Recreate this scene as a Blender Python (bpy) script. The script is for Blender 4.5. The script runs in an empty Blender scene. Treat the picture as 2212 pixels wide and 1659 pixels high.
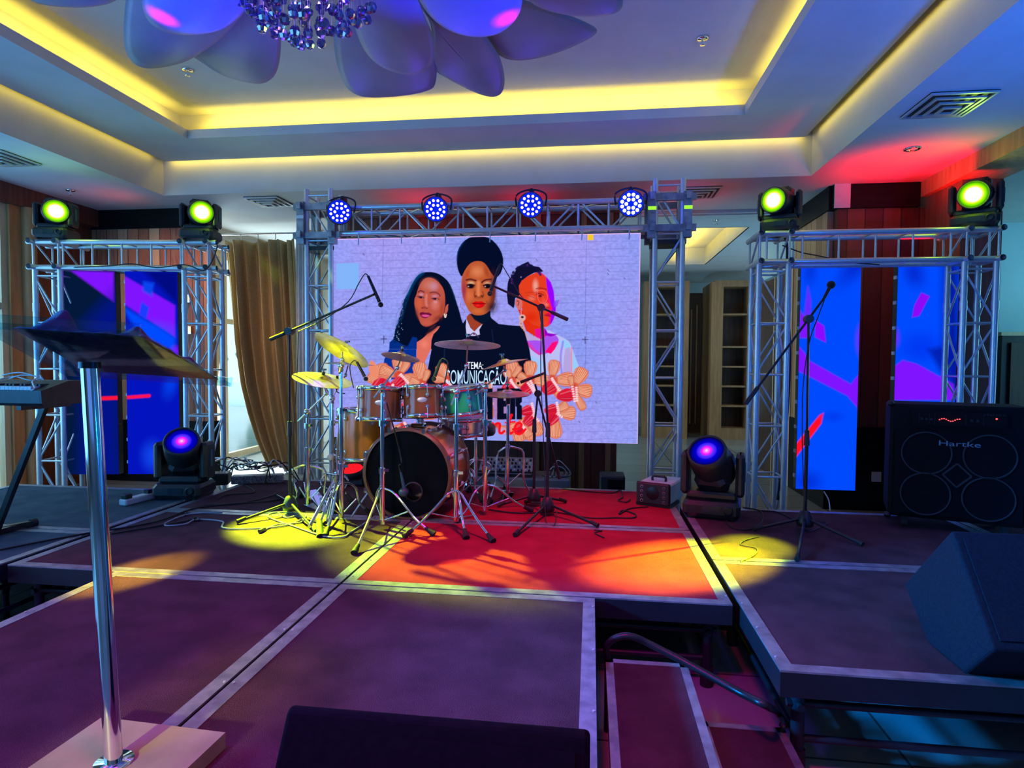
import bpy, math, random
import numpy as np
from mathutils import Vector, Matrix, Euler
random.seed(7); rng = np.random.RandomState(7)
C = bpy.context.scene.collection
PI = math.pi
# ------------------------------------------------------------------ camera
CW, CH, FPX, YAW, PIT, ROL, CZ = 2212, 1659, 1322.2, -0.1284, 0.03757, 0.0065, 1.5
def cam_axes():
    cy, sy, cp, sp = math.cos(YAW), math.sin(YAW), math.cos(PIT), math.sin(PIT)
    F = Vector((sy*cp, cy*cp, -sp)); r = Vector((cy, -sy, 0)); u = r.cross(F)
    cr, sr = math.cos(ROL), math.sin(ROL)
    return cr*r+sr*u, -sr*r+cr*u, F
CR, CU, CF = cam_axes()
cd = bpy.data.cameras.new('camera'); cam = bpy.data.objects.new('camera', cd); C.objects.link(cam)
cd.sensor_width = 36; cd.lens = FPX*36/CW; cd.clip_start = .05; cd.clip_end = 200
mm = Matrix.Identity(4)
for i in range(3):
    mm[i][0] = CR[i]; mm[i][1] = CU[i]; mm[i][2] = -CF[i]
mm[0][3], mm[1][3], mm[2][3] = 0, 0, CZ
cam.matrix_world = mm
bpy.context.scene.camera = cam
def ray(px, py):
    return CR*((px-CW/2)/FPX) - CU*((py-CH/2)/FPX) + CF
def A(px, py, Y):                     # the point of the plane y=Y that photo pixel (px,py) shows
    d = ray(px, py); t = Y/d.y; return Vector((d.x*t, Y, CZ+d.z*t))
def S(px, py, z=0.42):                # the point of the plane z that photo pixel (px,py) shows
    d = ray(px, py); t = (z-CZ)/d.z; return Vector((d.x*t, d.y*t, z))
def pix(v):
    v = Vector(v)-Vector((0, 0, CZ)); c = v.dot(CF)
    return CW/2+FPX*v.dot(CR)/c, CH/2-FPX*v.dot(CU)/c
ST = 0.42; Z1, Z2, Z3 = 3.30, 3.64, 3.96
# ------------------------------------------------------------------ world, light, exposure
sc = bpy.context.scene
sc.view_settings.view_transform = 'Standard'; sc.view_settings.look = 'None'
sc.view_settings.exposure = 0.0; sc.view_settings.gamma = 1.0; sc.view_settings.use_curve_mapping = False
w = bpy.data.worlds.new('sky'); sc.world = w; w.use_nodes = True
bg = w.node_tree.nodes['Background']; bg.inputs[0].default_value = (0.62, 0.90, 1.0, 1); bg.inputs[1].default_value = 1.5
sc.cycles.max_bounces = 6; sc.cycles.diffuse_bounces = 3; sc.cycles.glossy_bounces = 3
sc.cycles.transmission_bounces = 6; sc.cycles.transparent_max_bounces = 12
sc.cycles.sample_clamp_indirect = 4; sc.cycles.caustics_reflective = False; sc.cycles.caustics_refractive = False
def aim(o, tgt):
    o.rotation_euler = (Vector(tgt)-o.location).to_track_quat('-Z', 'Y').to_euler()
def area(name, loc, tgt, sx, sy, col, W, spread=180):
    l = bpy.data.lights.new(name, 'AREA'); l.shape = 'RECTANGLE'; l.size = sx; l.size_y = sy; l.color = col; l.energy = W; l.spread = math.radians(spread)
    o = bpy.data.objects.new(name, l); C.objects.link(o); o.location = loc
    d = (Vector(tgt)-Vector(loc)).normalized(); h = Vector((0, 0, 1)) if abs(d.z) < .9 else Vector((0, 1, 0))     # sx is the horizontal side (or the x side of a light facing up or down)
    r = d.cross(h).normalized(); u = r.cross(d); R = Matrix((r, u, -d)).transposed(); o.rotation_euler = R.to_euler(); return o
def spot(name, loc, tgt, ang, col, W, blend=.5, r=.05):
    l = bpy.data.lights.new(name, 'SPOT'); l.spot_size = math.radians(ang); l.spot_blend = blend; l.color = col; l.energy = W; l.shadow_soft_size = r
    o = bpy.data.objects.new(name, l); C.objects.link(o); o.location = loc; aim(o, tgt); return o
# daylight of the left windows as area lights; the fills after them have no window
area('window_daylight', (-5.98, 1.0, 1.75), (0, 1.6, 2.2), 8.5, 2.4, (.12, .50, 1.0), 240)
area('window_daylight', (-5.22, 8.7, 1.6), (0, 8.0, .8), 2.6, 2.8, (.70, .93, 1.0), 130)
area('window_daylight', (2.0, -6.5, 1.9), (0, 3, 1.8), 7.0, 2.2, (.12, .30, 1.0), 30)  # added fill; the closed end of the hall has no window
area('hall_daylight', (6.5, 7.0, 1.9), (3.2, 8.6, 1.2), 2.4, 2.4, (.25, .80, 1.0), 45)  # this and the next stand free in their rooms, no window behind them
area('back_room_daylight', (4.2, 10.2, 1.8), (0, 10.6, 1.6), 2.4, 2.0, (.5, .75, .95), 22)
spot('back_room_uplight', (1.6, 8.8, .4), (1.6, 10.0, 3.3), 130, (.22, .62, 1.0), 130, .9, .2)  # added to brighten the rear ceiling, no lamp stands there
# warm strips hidden in the two ceiling coves
YEL = (1.0, .74, .07)
def cove(loc, tgt, sx, sy, W, sp=180): return area('cove_strip', loc, tgt, sx, sy, YEL, W, sp)
cove((-1.31, 5.68, Z2+.13), (-1.31, 5.80, Z2+.23), 5.2, .06, 15, 160)
cove((1.40, 1.6, Z2+.13), (1.52, 1.6, Z2+.23), 8.0, .06, 21, 160)
cove((-4.03, 1.6, Z2+.13), (-4.15, 1.6, Z2+.23), 8.0, .06, 21, 160)
cove((-1.31, 6.225, Z2+.04), (-1.31, 6.262, Z2-.1), 6.6, .03, 8)
cove((2.02, 1.6, Z2+.04), (2.062, 1.6, Z2-.1), .03, 9.0, 6.5)
cove((-4.64, 1.6, Z2+.04), (-4.682, 1.6, Z2-.1), .03, 9.0, 6)
# stage light: uplights on the ceiling, then added fills without fixtures
BLU = (.00, .16, 1.0)
spot('blue_uplight', (2.95, 2.3, .95), (2.7, 2.7, 3.4), 112, BLU, 340, .9, .1)
spot('blue_uplight', (3.0, .3, 1.2), (1.7, 2.2, 3.6), 140, (.0, .16, 1), 260, .9, .1)
spot('blue_uplight', (-4.7, .6, 1.2), (-4.0, 3.6, 3.6), 130, (.0, .30, 1), 210, .9, .1)  # added to bring blue onto the left ceiling
spot('red_uplight', (2.8, 5.85, 2.48), (2.8, 5.95, 3.3), 104, (1, .0, .0), 95, .8, .1)
spot('red_uplight', (1.0, 6.9, 2.6), (.8, 6.8, 3.3), 160, (1, .03, .18), 8, .9, .1)
spot('red_uplight', (-1.9, 6.7, 2.85), (-1.9, 6.7, 3.3), 165, (1, .0, .06), 7, .9, .1)
spot('red_uplight', (-.7, 6.75, 2.95), (-.7, 6.75, 3.3), 165, (1, .0, .06), 4, .9, .1)
spot('red_uplight', (-5.2, 6.2, 2.9), (-5.3, 6.1, 3.3), 150, (1, .10, .10), 2.5, .9, .1)
spot('warm_wall_wash', (-4.6, 5.9, 3.0), (-5.0, 6.9, 1.6), 120, (1, .55, .35), 45, .9, .1)
spot('magenta_wash', (-.3, .9, 3.25), (-.2, 1.7, .42), 66, (1, .0, .26), 230, .9, .2)  # added overhead fills that turn the front decks purple; no lamps hang there
spot('magenta_wash', (-3.4, 1.3, 3.2), (-2.4, 1.9, .42), 60, (1, .0, .28), 190, .9, .2)
spot('red_wash', (-.25, 3.5, 3.2), (-.25, 3.95, .42), 50, (1, .0, .12), 330, .6, .2)  # added from overhead to redden the centre decks
spot('blue_wash', (-1.6, .8, 3.2), (-1.5, 1.7, .42), 85, (.12, .0, 1), 290, .9, .2)  # added blue over the front decks, without a fixture
spot('violet_wash', (2.0, 2.0, 3.2), (1.8, 3.0, .42), 62, (.45, .02, 1), 60, .9, .2)
spot('blue_side_wash', (-5.4, 1.2, 2.6), (1.4, 2.4, .7), 24, (.0, .28, 1), 5500, .8, .2)  # added spot aimed at the right wedge's side
# ------------------------------------------------------------------ materials
MAT = {}
def mat(name, col, rough=.6, metal=0.0, col2=None, scale=8.0, bump=0.0, bscale=60.0, stretch=(1, 1, 1), spec=None, coat=0.0, detail=4.0):
    m = bpy.data.materials.new(name); m.use_nodes = True; nt = m.node_tree; b = nt.nodes['Principled BSDF']
    b.inputs['Roughness'].default_value = rough; b.inputs['Metallic'].default_value = metal
    if spec is not None: b.inputs['Specular IOR Level'].default_value = spec
    if coat: b.inputs['Coat Weight'].default_value = coat; b.inputs['Coat Roughness'].default_value = .08
    tc = nt.nodes.new('ShaderNodeTexCoord'); mp = nt.nodes.new('ShaderNodeMapping'); mp.inputs['Scale'].default_value = stretch
    nt.links.new(tc.outputs['Object'], mp.inputs[0])
    n = nt.nodes.new('ShaderNodeTexNoise'); n.inputs['Scale'].default_value = scale; n.inputs['Detail'].default_value = detail
    nt.links.new(mp.outputs[0], n.inputs['Vector'])
    cr = nt.nodes.new('ShaderNodeValToRGB'); c2 = col2 or tuple(min(1, c*1.18+.002) for c in col)
    cr.color_ramp.elements[0].color = (*col, 1); cr.color_ramp.elements[1].color = (*c2, 1)
    cr.color_ramp.elements[0].position = .35; cr.color_ramp.elements[1].position = .65
    nt.links.new(n.outputs['Fac'], cr.inputs[0]); nt.links.new(cr.outputs[0], b.inputs['Base Color'])
    if bump:
        n2 = nt.nodes.new('ShaderNodeTexNoise'); n2.inputs['Scale'].default_value = bscale; nt.links.new(mp.outputs[0], n2.inputs['Vector'])
        bp = nt.nodes.new('ShaderNodeBump'); bp.inputs['Strength'].default_value = bump; bp.inputs['Distance'].default_value = .01
        nt.links.new(n2.outputs['Fac'], bp.inputs['Height']); nt.links.new(bp.outputs[0], b.inputs['Normal'])
    MAT[name] = m; return m
def emi(name, col, s=1.0):
    m = bpy.data.materials.new(name); m.use_nodes = True; nt = m.node_tree; nt.nodes.clear()
    e = nt.nodes.new('ShaderNodeEmission'); e.inputs[0].default_value = (*col, 1); e.inputs[1].default_value = s
    o = nt.nodes.new('ShaderNodeOutputMaterial'); nt.links.new(e.outputs[0], o.inputs[0]); MAT[name] = m; return m
def emi_attr(name, s=1.0):
    m = emi(name, (1, 1, 1), s); nt = m.node_tree; a = nt.nodes.new('ShaderNodeAttribute'); a.attribute_name = 'Col'
    nt.links.new(a.outputs['Color'], nt.nodes['Emission'].inputs[0]); return m
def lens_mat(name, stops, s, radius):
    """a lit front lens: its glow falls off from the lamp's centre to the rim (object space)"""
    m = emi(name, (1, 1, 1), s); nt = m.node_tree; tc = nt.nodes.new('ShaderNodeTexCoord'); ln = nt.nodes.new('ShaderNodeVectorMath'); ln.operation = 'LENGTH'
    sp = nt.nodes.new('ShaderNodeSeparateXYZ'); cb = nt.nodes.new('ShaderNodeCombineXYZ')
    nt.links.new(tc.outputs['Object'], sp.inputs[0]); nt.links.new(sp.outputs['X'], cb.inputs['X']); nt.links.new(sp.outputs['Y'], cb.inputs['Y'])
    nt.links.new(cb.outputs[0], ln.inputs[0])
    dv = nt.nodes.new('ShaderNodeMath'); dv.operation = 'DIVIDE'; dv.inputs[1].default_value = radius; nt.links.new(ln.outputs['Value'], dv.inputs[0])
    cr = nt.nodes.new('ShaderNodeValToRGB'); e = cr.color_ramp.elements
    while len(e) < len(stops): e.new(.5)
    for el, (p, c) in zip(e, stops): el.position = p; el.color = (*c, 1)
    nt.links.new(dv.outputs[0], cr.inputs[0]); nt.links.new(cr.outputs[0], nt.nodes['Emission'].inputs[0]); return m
def glass(name, tint, alpha=.15, rough=.02):
    m = bpy.data.materials.new(name); m.use_nodes = True; nt = m.node_tree; nt.nodes.clear()
    t = nt.nodes.new('ShaderNodeBsdfTransparent'); t.inputs[0].default_value = (*tint, 1)
    g = nt.nodes.new('ShaderNodeBsdfGlossy'); g.inputs['Roughness'].default_value = rough
    mx = nt.nodes.new('ShaderNodeMixShader'); lw = nt.nodes.new('ShaderNodeLayerWeight'); fr = nt.nodes.new('ShaderNodeMath'); fr.operation = 'POWER'; fr.inputs[1].default_value = 5.0; nt.links.new(lw.outputs['Facing'], fr.inputs[0])
    ad = nt.nodes.new('ShaderNodeMath'); ad.operation = 'MULTIPLY_ADD'; ad.inputs[1].default_value = .55; ad.inputs[2].default_value = alpha*.3; ad.use_clamp = True
    o = nt.nodes.new('ShaderNodeOutputMaterial')
    nt.links.new(fr.outputs[0], ad.inputs[0]); nt.links.new(ad.outputs[0], mx.inputs[0]); nt.links.new(t.outputs[0], mx.inputs[1]); nt.links.new(g.outputs[0], mx.inputs[2]); nt.links.new(mx.outputs[0], o.inputs[0])
    MAT[name] = m; return m
def slats(name, cols, width, axis='X', rough=.5, wob=.25):
    """vertical boards: a random tone per board"""
    m = bpy.data.materials.new(name); m.use_nodes = True; nt = m.node_tree; b = nt.nodes['Principled BSDF']; b.inputs['Roughness'].default_value = rough
    tc = nt.nodes.new('ShaderNodeTexCoord'); sp = nt.nodes.new('ShaderNodeSeparateXYZ'); nt.links.new(tc.outputs['Object'], sp.inputs[0])
    dv = nt.nodes.new('ShaderNodeMath'); dv.operation = 'DIVIDE'; dv.inputs[1].default_value = width; nt.links.new(sp.outputs[axis], dv.inputs[0])
    fl = nt.nodes.new('ShaderNodeMath'); fl.operation = 'FLOOR'; nt.links.new(dv.outputs[0], fl.inputs[0])
    fr = nt.nodes.new('ShaderNodeMath'); fr.operation = 'FRACT'; nt.links.new(dv.outputs[0], fr.inputs[0])
    wn = nt.nodes.new('ShaderNodeTexWhiteNoise'); wn.noise_dimensions = '1D'; nt.links.new(fl.outputs[0], wn.inputs['W'])
    n = nt.nodes.new('ShaderNodeTexNoise'); n.inputs['Scale'].default_value = 6; mp = nt.nodes.new('ShaderNodeMapping'); mp.inputs['Scale'].default_value = (6, 6, .6)
    nt.links.new(tc.outputs['Object'], mp.inputs[0]); nt.links.new(mp.outputs[0], n.inputs['Vector'])
    mxx = nt.nodes.new('ShaderNodeMath'); mxx.operation = 'MULTIPLY_ADD'; mxx.inputs[1].default_value = wob; nt.links.new(n.outputs['Fac'], mxx.inputs[0]); nt.links.new(wn.outputs['Value'], mxx.inputs[2])
    cr = nt.nodes.new('ShaderNodeValToRGB'); e = cr.color_ramp.elements
    while len(e) < len(cols): e.new(.5)
    for i, (el, c) in enumerate(zip(e, cols)): el.position = i/(len(cols)-1); el.color = (*c, 1)
    nt.links.new(mxx.outputs[0], cr.inputs[0])
    gt = nt.nodes.new('ShaderNodeMath'); gt.operation = 'GREATER_THAN'; gt.inputs[1].default_value = .06; nt.links.new(fr.outputs[0], gt.inputs[0])
    mc = nt.nodes.new('ShaderNodeMix'); mc.data_type = 'RGBA'; mc.inputs['A'].default_value = (.02, .01, .008, 1)
    nt.links.new(gt.outputs[0], mc.inputs['Factor']); nt.links.new(cr.outputs[0], mc.inputs['B']); nt.links.new(mc.outputs['Result'], b.inputs['Base Color'])
    MAT[name] = m; return m
def tiles(name, c1, c2, grout, sx, sy, rough=.18, coat=0):
    m = bpy.data.materials.new(name); m.use_nodes = True; nt = m.node_tree; b = nt.nodes['Principled BSDF']; b.inputs['Roughness'].default_value = rough
    tc = nt.nodes.new('ShaderNodeTexCoord'); br = nt.nodes.new('ShaderNodeTexBrick'); br.offset = 0.0; br.inputs['Scale'].default_value = 1
    br.inputs['Color1'].default_value = (*c1, 1); br.inputs['Color2'].default_value = (*c2, 1); br.inputs['Mortar'].default_value = (*grout, 1)
    br.inputs['Mortar Size'].default_value = .006; br.inputs['Brick Width'].default_value = sx; br.inputs['Row Height'].default_value = sy
    nt.links.new(tc.outputs['Object'], br.inputs['Vector']); nt.links.new(br.outputs['Color'], b.inputs['Base Color']); MAT[name] = m; return m
PLASTER = mat('ceiling_plaster', (.56, .56, .56), .75, col2=(.60, .60, .60), scale=3)
ALU = mat('aluminium', (.66, .68, .72), .32, .6, col2=(.74, .75, .78), scale=30)
ALUP = mat('scuffed_aluminium', (.22, .23, .26), .42, .6, col2=(.40, .41, .44), scale=14, bump=.2)
CHROME = mat('chrome', (.80, .82, .86), .10, 1.0, scale=4)
BLK = mat('black_plastic', (.012, .013, .016), .42, col2=(.02, .021, .025), scale=20)
BLKM = mat('black_metal', (.010, .010, .013), .35, .3, col2=(.022, .022, .026), scale=12)
RUB = mat('black_rubber', (.010, .010, .010), .7)
TOLEX = mat('black_tolex', (.004, .005, .007), .7, spec=.15, col2=(.007, .008, .011), scale=200, bump=.6, bscale=260)
GRILLE = mat('black_speaker_mesh', (.003, .003, .005), .7, spec=.1, col2=(.007, .007, .010), scale=420)
DPAINT = mat('dark_speaker_paint', (.010, .014, .022), .85, col2=(.014, .019, .030), scale=90, spec=.12, bump=.08, bscale=180)  # lit copy of the wedge paint, blue light put into its colour
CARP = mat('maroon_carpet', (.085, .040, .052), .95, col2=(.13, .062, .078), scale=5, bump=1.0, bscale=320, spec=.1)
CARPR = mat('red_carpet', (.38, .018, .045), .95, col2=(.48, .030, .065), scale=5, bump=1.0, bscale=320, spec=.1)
CARPB = mat('grey_blue_carpet', (.06, .10, .14), .95, col2=(.10, .15, .19), scale=5, bump=1.0, bscale=320, spec=.1)  # carpet with the cyan light of the left decks put into its colour
DARKST = mat('dark_steel', (.025, .03, .04), .45, .6, scale=9)
WOODO = mat('orange_wood', (.52, .22, .075), .5, col2=(.66, .31, .12), scale=3, stretch=(8, 8, .7))
WOODC = mat('cream_wood', (.72, .52, .30), .5, col2=(.80, .62, .38), scale=3, stretch=(8, 8, .7))
WOODD = mat('dark_wood', (.11, .028, .016), .45, col2=(.19, .06, .03), scale=3, stretch=(8, 8, .7))
WOODM = mat('oak_wood', (.30, .16, .075), .5, col2=(.40, .23, .11), scale=3, stretch=(8, 8, .7))
WOODV = mat('near_black_wood', (.045, .02, .013), .5, col2=(.08, .035, .022), scale=3, stretch=(8, 8, .7))
PLANK = slats('wood_boards', [(.16, .04, .022), (.42, .13, .06), (.60, .24, .11), (.24, .065, .035), (.72, .42, .22)], .14, 'X')
PLANKY = slats('light_wood_boards', [(.42, .24, .12), (.58, .36, .19), (.34, .18, .09)], .16, 'Y')
PLANKR = slats('red_brown_boards', [(.06, .014, .010), (.17, .04, .022), (.10, .022, .014), (.22, .07, .035)], .17, 'X')
BLACKP = mat('black_paint', (.003, .003, .004), .5, spec=.15, col2=(.008, .008, .010), scale=5, stretch=(1, 1, 6))
WALLB = mat('pale_blue_wall', (.42, .62, .70), .7, col2=(.48, .68, .76), scale=2)
WALLW = mat('off_white_wall', (.6, .6, .58), .7)
TILE = tiles('floor_tile', (.34, .37, .38), (.29, .31, .31), (.10, .10, .10), 1.2, .6, .12)
CURT = mat('mustard_curtain_cloth', (.50, .37, .17), .85, col2=(.58, .44, .22), scale=40, stretch=(1, 1, 1), bump=.3, bscale=200)
SHEER = mat('white_sheer', (.7, .72, .76), .8)
ACRYL = glass('clear_acrylic', (.70, .88, .95), .10, .03)
GLASSW = glass('window_glass', (.96, .99, 1.0), .06)
CRYST = glass('crystal', (.40, .36, .85), 1.2, .05)
WHITEP = mat('white_plastic', (.62, .64, .66), .4)
CLOTHK = mat('black_cloth', (.006, .006, .009), .9, col2=(.012, .012, .016), scale=12, bump=.5, bscale=60)
STONE = mat('cream_stone', (.22, .23, .12), .6, spec=.2, col2=(.36, .35, .20), scale=4, detail=8)
DRUMO = mat('orange_drum_lacquer', (.50, .15, .015), .22, col2=(.60, .21, .025), scale=3, stretch=(1, 1, .4), coat=.6)
DRUMB = mat('brown_drum_lacquer', (.27, .065, .018), .22, col2=(.36, .10, .03), scale=3, stretch=(1, 1, .4), coat=.6)
DRUMT = mat('teal_drum_lacquer', (.02, .20, .26), .15, .4, col2=(.05, .32, .38), scale=8, coat=.8)
DRUMS = mat('silver_drum_shell', (.55, .60, .66), .22, .7, col2=(.7, .74, .8), scale=5)
HEADW = mat('drum_head', (.55, .50, .52), .5)
HEADK = mat('black_drum_head', (.002, .0025, .005), .5, spec=.05)
CYMB = mat('brass_cymbal', (.55, .40, .16), .28, .85, col2=(.70, .52, .22), scale=18, stretch=(1, 1, 1), bump=.15, bscale=40)
CYMR = mat('rosy_bronze_cymbal', (.55, .34, .24), .30, .85, col2=(.72, .50, .36), scale=14, bump=.15, bscale=40)
PETAL = mat('frosted_petal', (.20, .20, .25), .45, col2=(.24, .24, .29), scale=3)
BWEDGE = mat('black_wedge_paint', (.003, .004, .007), .9, spec=.08, col2=(.005, .006, .010), scale=60)  # shaded copy of the speaker paint, the shade put into its colour
GREENY = emi('green_led', (.4, 1, .05), 1.0)  # emission that makes the marking tape glow, no lamp there
TREEM = mat('tree_leaves', (.10, .30, .22), .9, col2=(.22, .50, .40), scale=3)
TERR = mat('terrace_paving', (.75, .85, .88), .8)
# ------------------------------------------------------------------ mesh helpers
class MB:
    def __init__(s): s.v = []; s.f = []; s.sm = []
    def add(s, vs, fs, smooth=False):
        n = len(s.v); s.v += [tuple(v) for v in vs]; s.f += [tuple(i+n for i in f) for f in fs]; s.sm += [smooth]*len(fs); return s
    def box(s, c, d, M=None, bev=0):
        x, y, z = d[0]/2, d[1]/2, d[2]/2; c = Vector(c)
        if bev:
            b = min(bev, x*.9, y*.9, z*.9)
            ring = lambda X, Y, Z: [(-X+b, -Y, Z), (X-b, -Y, Z), (X, -Y+b, Z), (X, Y-b, Z), (X-b, Y, Z), (-X+b, Y, Z), (-X, Y-b, Z), (-X, -Y+b, Z)]
            vs = ring(x-b*.6, y-b*.6, -z)+ring(x, y, -z+b)+ring(x, y, z-b)+ring(x-b*.6, y-b*.6, z)
            fs = [tuple(range(7, -1, -1)), tuple(range(24, 32))]
            for k in range(3):
                for i in range(8): fs.append((k*8+i, k*8+(i+1) % 8, k*8+8+(i+1) % 8, k*8+8+i))
        else:
            vs = [(-x, -y, -z), (x, -y, -z), (x, y, -z), (-x, y, -z), (-x, -y, z), (x, -y, z), (x, y, z), (-x, y, z)]
            fs = [(3, 2, 1, 0), (4, 5, 6, 7), (0, 1, 5, 4), (1, 2, 6, 5), (2, 3, 7, 6), (3, 0, 4, 7)]
        vs = [Vector(v) for v in vs]
        if M is not None: vs = [M @ v for v in vs]
        return s.add([v+c for v in vs], fs)
    def bb(s, x0, x1, y0, y1, z0, z1): return s.box(((x0+x1)/2, (y0+y1)/2, (z0+z1)/2), (x1-x0, y1-y0, z1-z0))
    def beam(s, p, q, wd, ht, up=(0, 0, 1)):
        p, q = Vector(p), Vector(q); d = q-p; L = d.length; d.normalize(); u = Vector(up); r = d.cross(u); r.normalize(); u = r.cross(d)
        M = Matrix((d, r, u)).transposed(); return s.box((p+q)/2, (L, wd, ht), M)
    def cyl(s, p, q, r, n=12, r2=None, cap=True):
        p, q = Vector(p), Vector(q); d = (q-p)
        if d.length < 1e-6: return s
        d.normalize(); a = Vector((0, 0, 1)) if abs(d.z) < .9 else Vector((1, 0, 0)); u = d.cross(a).normalized(); v = d.cross(u); r2 = r if r2 is None else r2
        vs = []
        for (c, rr) in ((p, r), (q, r2)):
            for i in range(n): t = 2*PI*i/n; vs.append(c+(u*math.cos(t)+v*math.sin(t))*rr)
        fs = [(i, (i+1) % n, n+(i+1) % n, n+i) for i in range(n)]; s.add(vs, fs, True)
        if cap: s.add(vs, [tuple(range(n-1, -1, -1)), tuple(range(n, 2*n))])
        return s
    def pipe(s, p, q, r, wall=.004, n=12):     # open tube end facing out
        p, q = Vector(p), Vector(q); s.cyl(p, q, r, n, cap=False); s.cyl(q, p, r-wall, n, cap=False)
        return s
    def lathe(s, prof, o=(0, 0, 0), ax=(0, 0, 1), n=32, a0=0, a1=2*PI):
        o = Vector(o); ax = Vector(ax).normalized(); a = Vector((1, 0, 0)) if abs(ax.x) < .9 else Vector((0, 1, 0)); u = ax.cross(a).normalized(); v = ax.cross(u)
        vs = []; full = abs(a1-a0-2*PI) < 1e-6; m = n if full else n+1
        for (r, h) in prof:
            for i in range(m): t = a0+(a1-a0)*i/n; vs.append(o+ax*h+(u*math.cos(t)+v*math.sin(t))*r)
        fs = []
        for k in range(len(prof)-1):
            for i in range(n): j = (i+1) % m; fs.append((k*m+i, k*m+j, (k+1)*m+j, (k+1)*m+i))
        return s.add(vs, fs, True)
    def ball(s, c, r, n=12, sc=(1, 1, 1), M=None):
        vs = []; c = Vector(c); k = max(4, n//2)
        for i in range(k+1):
            ph = PI*i/k
            for j in range(n):
                t = 2*PI*j/n; v = Vector((r*sc[0]*math.sin(ph)*math.cos(t), r*sc[1]*math.sin(ph)*math.sin(t), r*sc[2]*math.cos(ph)))
                vs.append((M @ v if M is not None else v)+c)
        fs = [(i*n+j, (i+1)*n+j, (i+1)*n+(j+1) % n, i*n+(j+1) % n) for i in range(k) for j in range(n)]
        return s.add(vs, fs, True)
    def tube(s, pts, r, n=8, smooth=True, sub=4):
        P = [Vector(p) for p in pts]
        if sub > 1 and len(P) > 2:
            Q = []
            for i in range(len(P)-1):
                p0 = P[max(i-1, 0)]; p1 = P[i]; p2 = P[i+1]; p3 = P[min(i+2, len(P)-1)]
                for k in range(sub):
                    t = k/sub; Q.append(.5*((2*p1)+(p2-p0)*t+(2*p0-5*p1+4*p2-p3)*t*t+(3*p1-p0-3*p2+p3)*t**3))
            Q.append(P[-1]); P = Q
        vs = []; up = Vector((0.13, .21, 1)).normalized()
        for i, p in enumerate(P):
            d = (P[min(i+1, len(P)-1)]-P[max(i-1, 0)])
            if d.length < 1e-7: d = Vector((0, 0, 1))
            d.normalize(); u = d.cross(up)
            if u.length < .1: u = d.cross(Vector((1, 0, 0)))
            u.normalize(); v = d.cross(u)
            for j in range(n): t = 2*PI*j/n; vs.append(p+(u*math.cos(t)+v*math.sin(t))*r)
        L = len(P); fs = [(i*n+j, i*n+(j+1) % n, (i+1)*n+(j+1) % n, (i+1)*n+j) for i in range(L-1) for j in range(n)]
        s.add(vs, fs, smooth); s.add(vs, [tuple(range(n-1, -1, -1)), tuple(range((L-1)*n, L*n))]); return s
    def prism(s, poly, dirv):
        dirv = Vector(dirv); n = len(poly); vs = [Vector(p) for p in poly]+[Vector(p)+dirv for p in poly]
        return s.add(vs, [tuple(range(n-1, -1, -1)), tuple(range(n, 2*n))]+[(i, (i+1) % n, n+(i+1) % n, n+i) for i in range(n)])
    def build(s, name, m, parent=None, world=True):
        """links the collected shapes as ONE object; with world=True the coordinates are world ones"""
        me = bpy.data.meshes.new(name); vs = s.v
        if parent is not None and world:
            Mi = rootm(parent).inverted(); vs = [Mi @ Vector(v) for v in vs]
        me.from_pydata([tuple(v) for v in vs], [], s.f); me.materials.append(m)
        me.polygons.foreach_set('use_smooth', s.sm); me.update()
        o = bpy.data.objects.new(name, me); C.objects.link(o)
        if parent is not None: o.parent = parent
        return o
def lm(o):
    return Matrix.Translation(o.location) @ o.rotation_euler.to_matrix().to_4x4()
def rootm(o):
    M = lm(o)
    while o.parent is not None: o = o.parent; M = lm(o) @ M
    return M
def tag(o, label=None, cat=None, group=None, kind=None):
    if label: o['label'] = label
    if cat: o['category'] = cat
    if group: o['group'] = group
    if kind: o['kind'] = kind
    return o
def thing(name, label, cat, loc=(0, 0, 0), rz=0, group=None):
    o = bpy.data.objects.new(name, None); C.objects.link(o); o.empty_display_size = .05
    o.location = loc; o.rotation_euler = (0, 0, rz); return tag(o, label, cat, group)
def kids(o): return [c for c in bpy.data.objects if c.parent is o]
def copy_tree(o, parent=None):
    c = o.copy(); C.objects.link(c)
    c.parent = parent
    for ch in kids(o): copy_tree(ch, c)
    return c
def struct(name, mb, m): return tag(mb.build(name, m), kind='structure')
WOODO2 = mat('brown_pier_wood', (.24, .075, .04), .5, col2=(.34, .12, .06), scale=3, stretch=(8, 8, .7))
# ------------------------------------------------------------------ the room
struct('floor', MB().bb(-12, 9, -8, 18, -.1, 0), TILE)
def ring(x0, x1, y0, y1, hx0, hx1, hy0, hy1, z0, z1):
    m = MB(); m.bb(x0, hx0, y0, y1, z0, z1); m.bb(hx1, x1, y0, y1, z0, z1); m.bb(hx0, hx1, y0, hy0, z0, z1); m.bb(hx0, hx1, hy1, y1, z0, z1); return m
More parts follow.
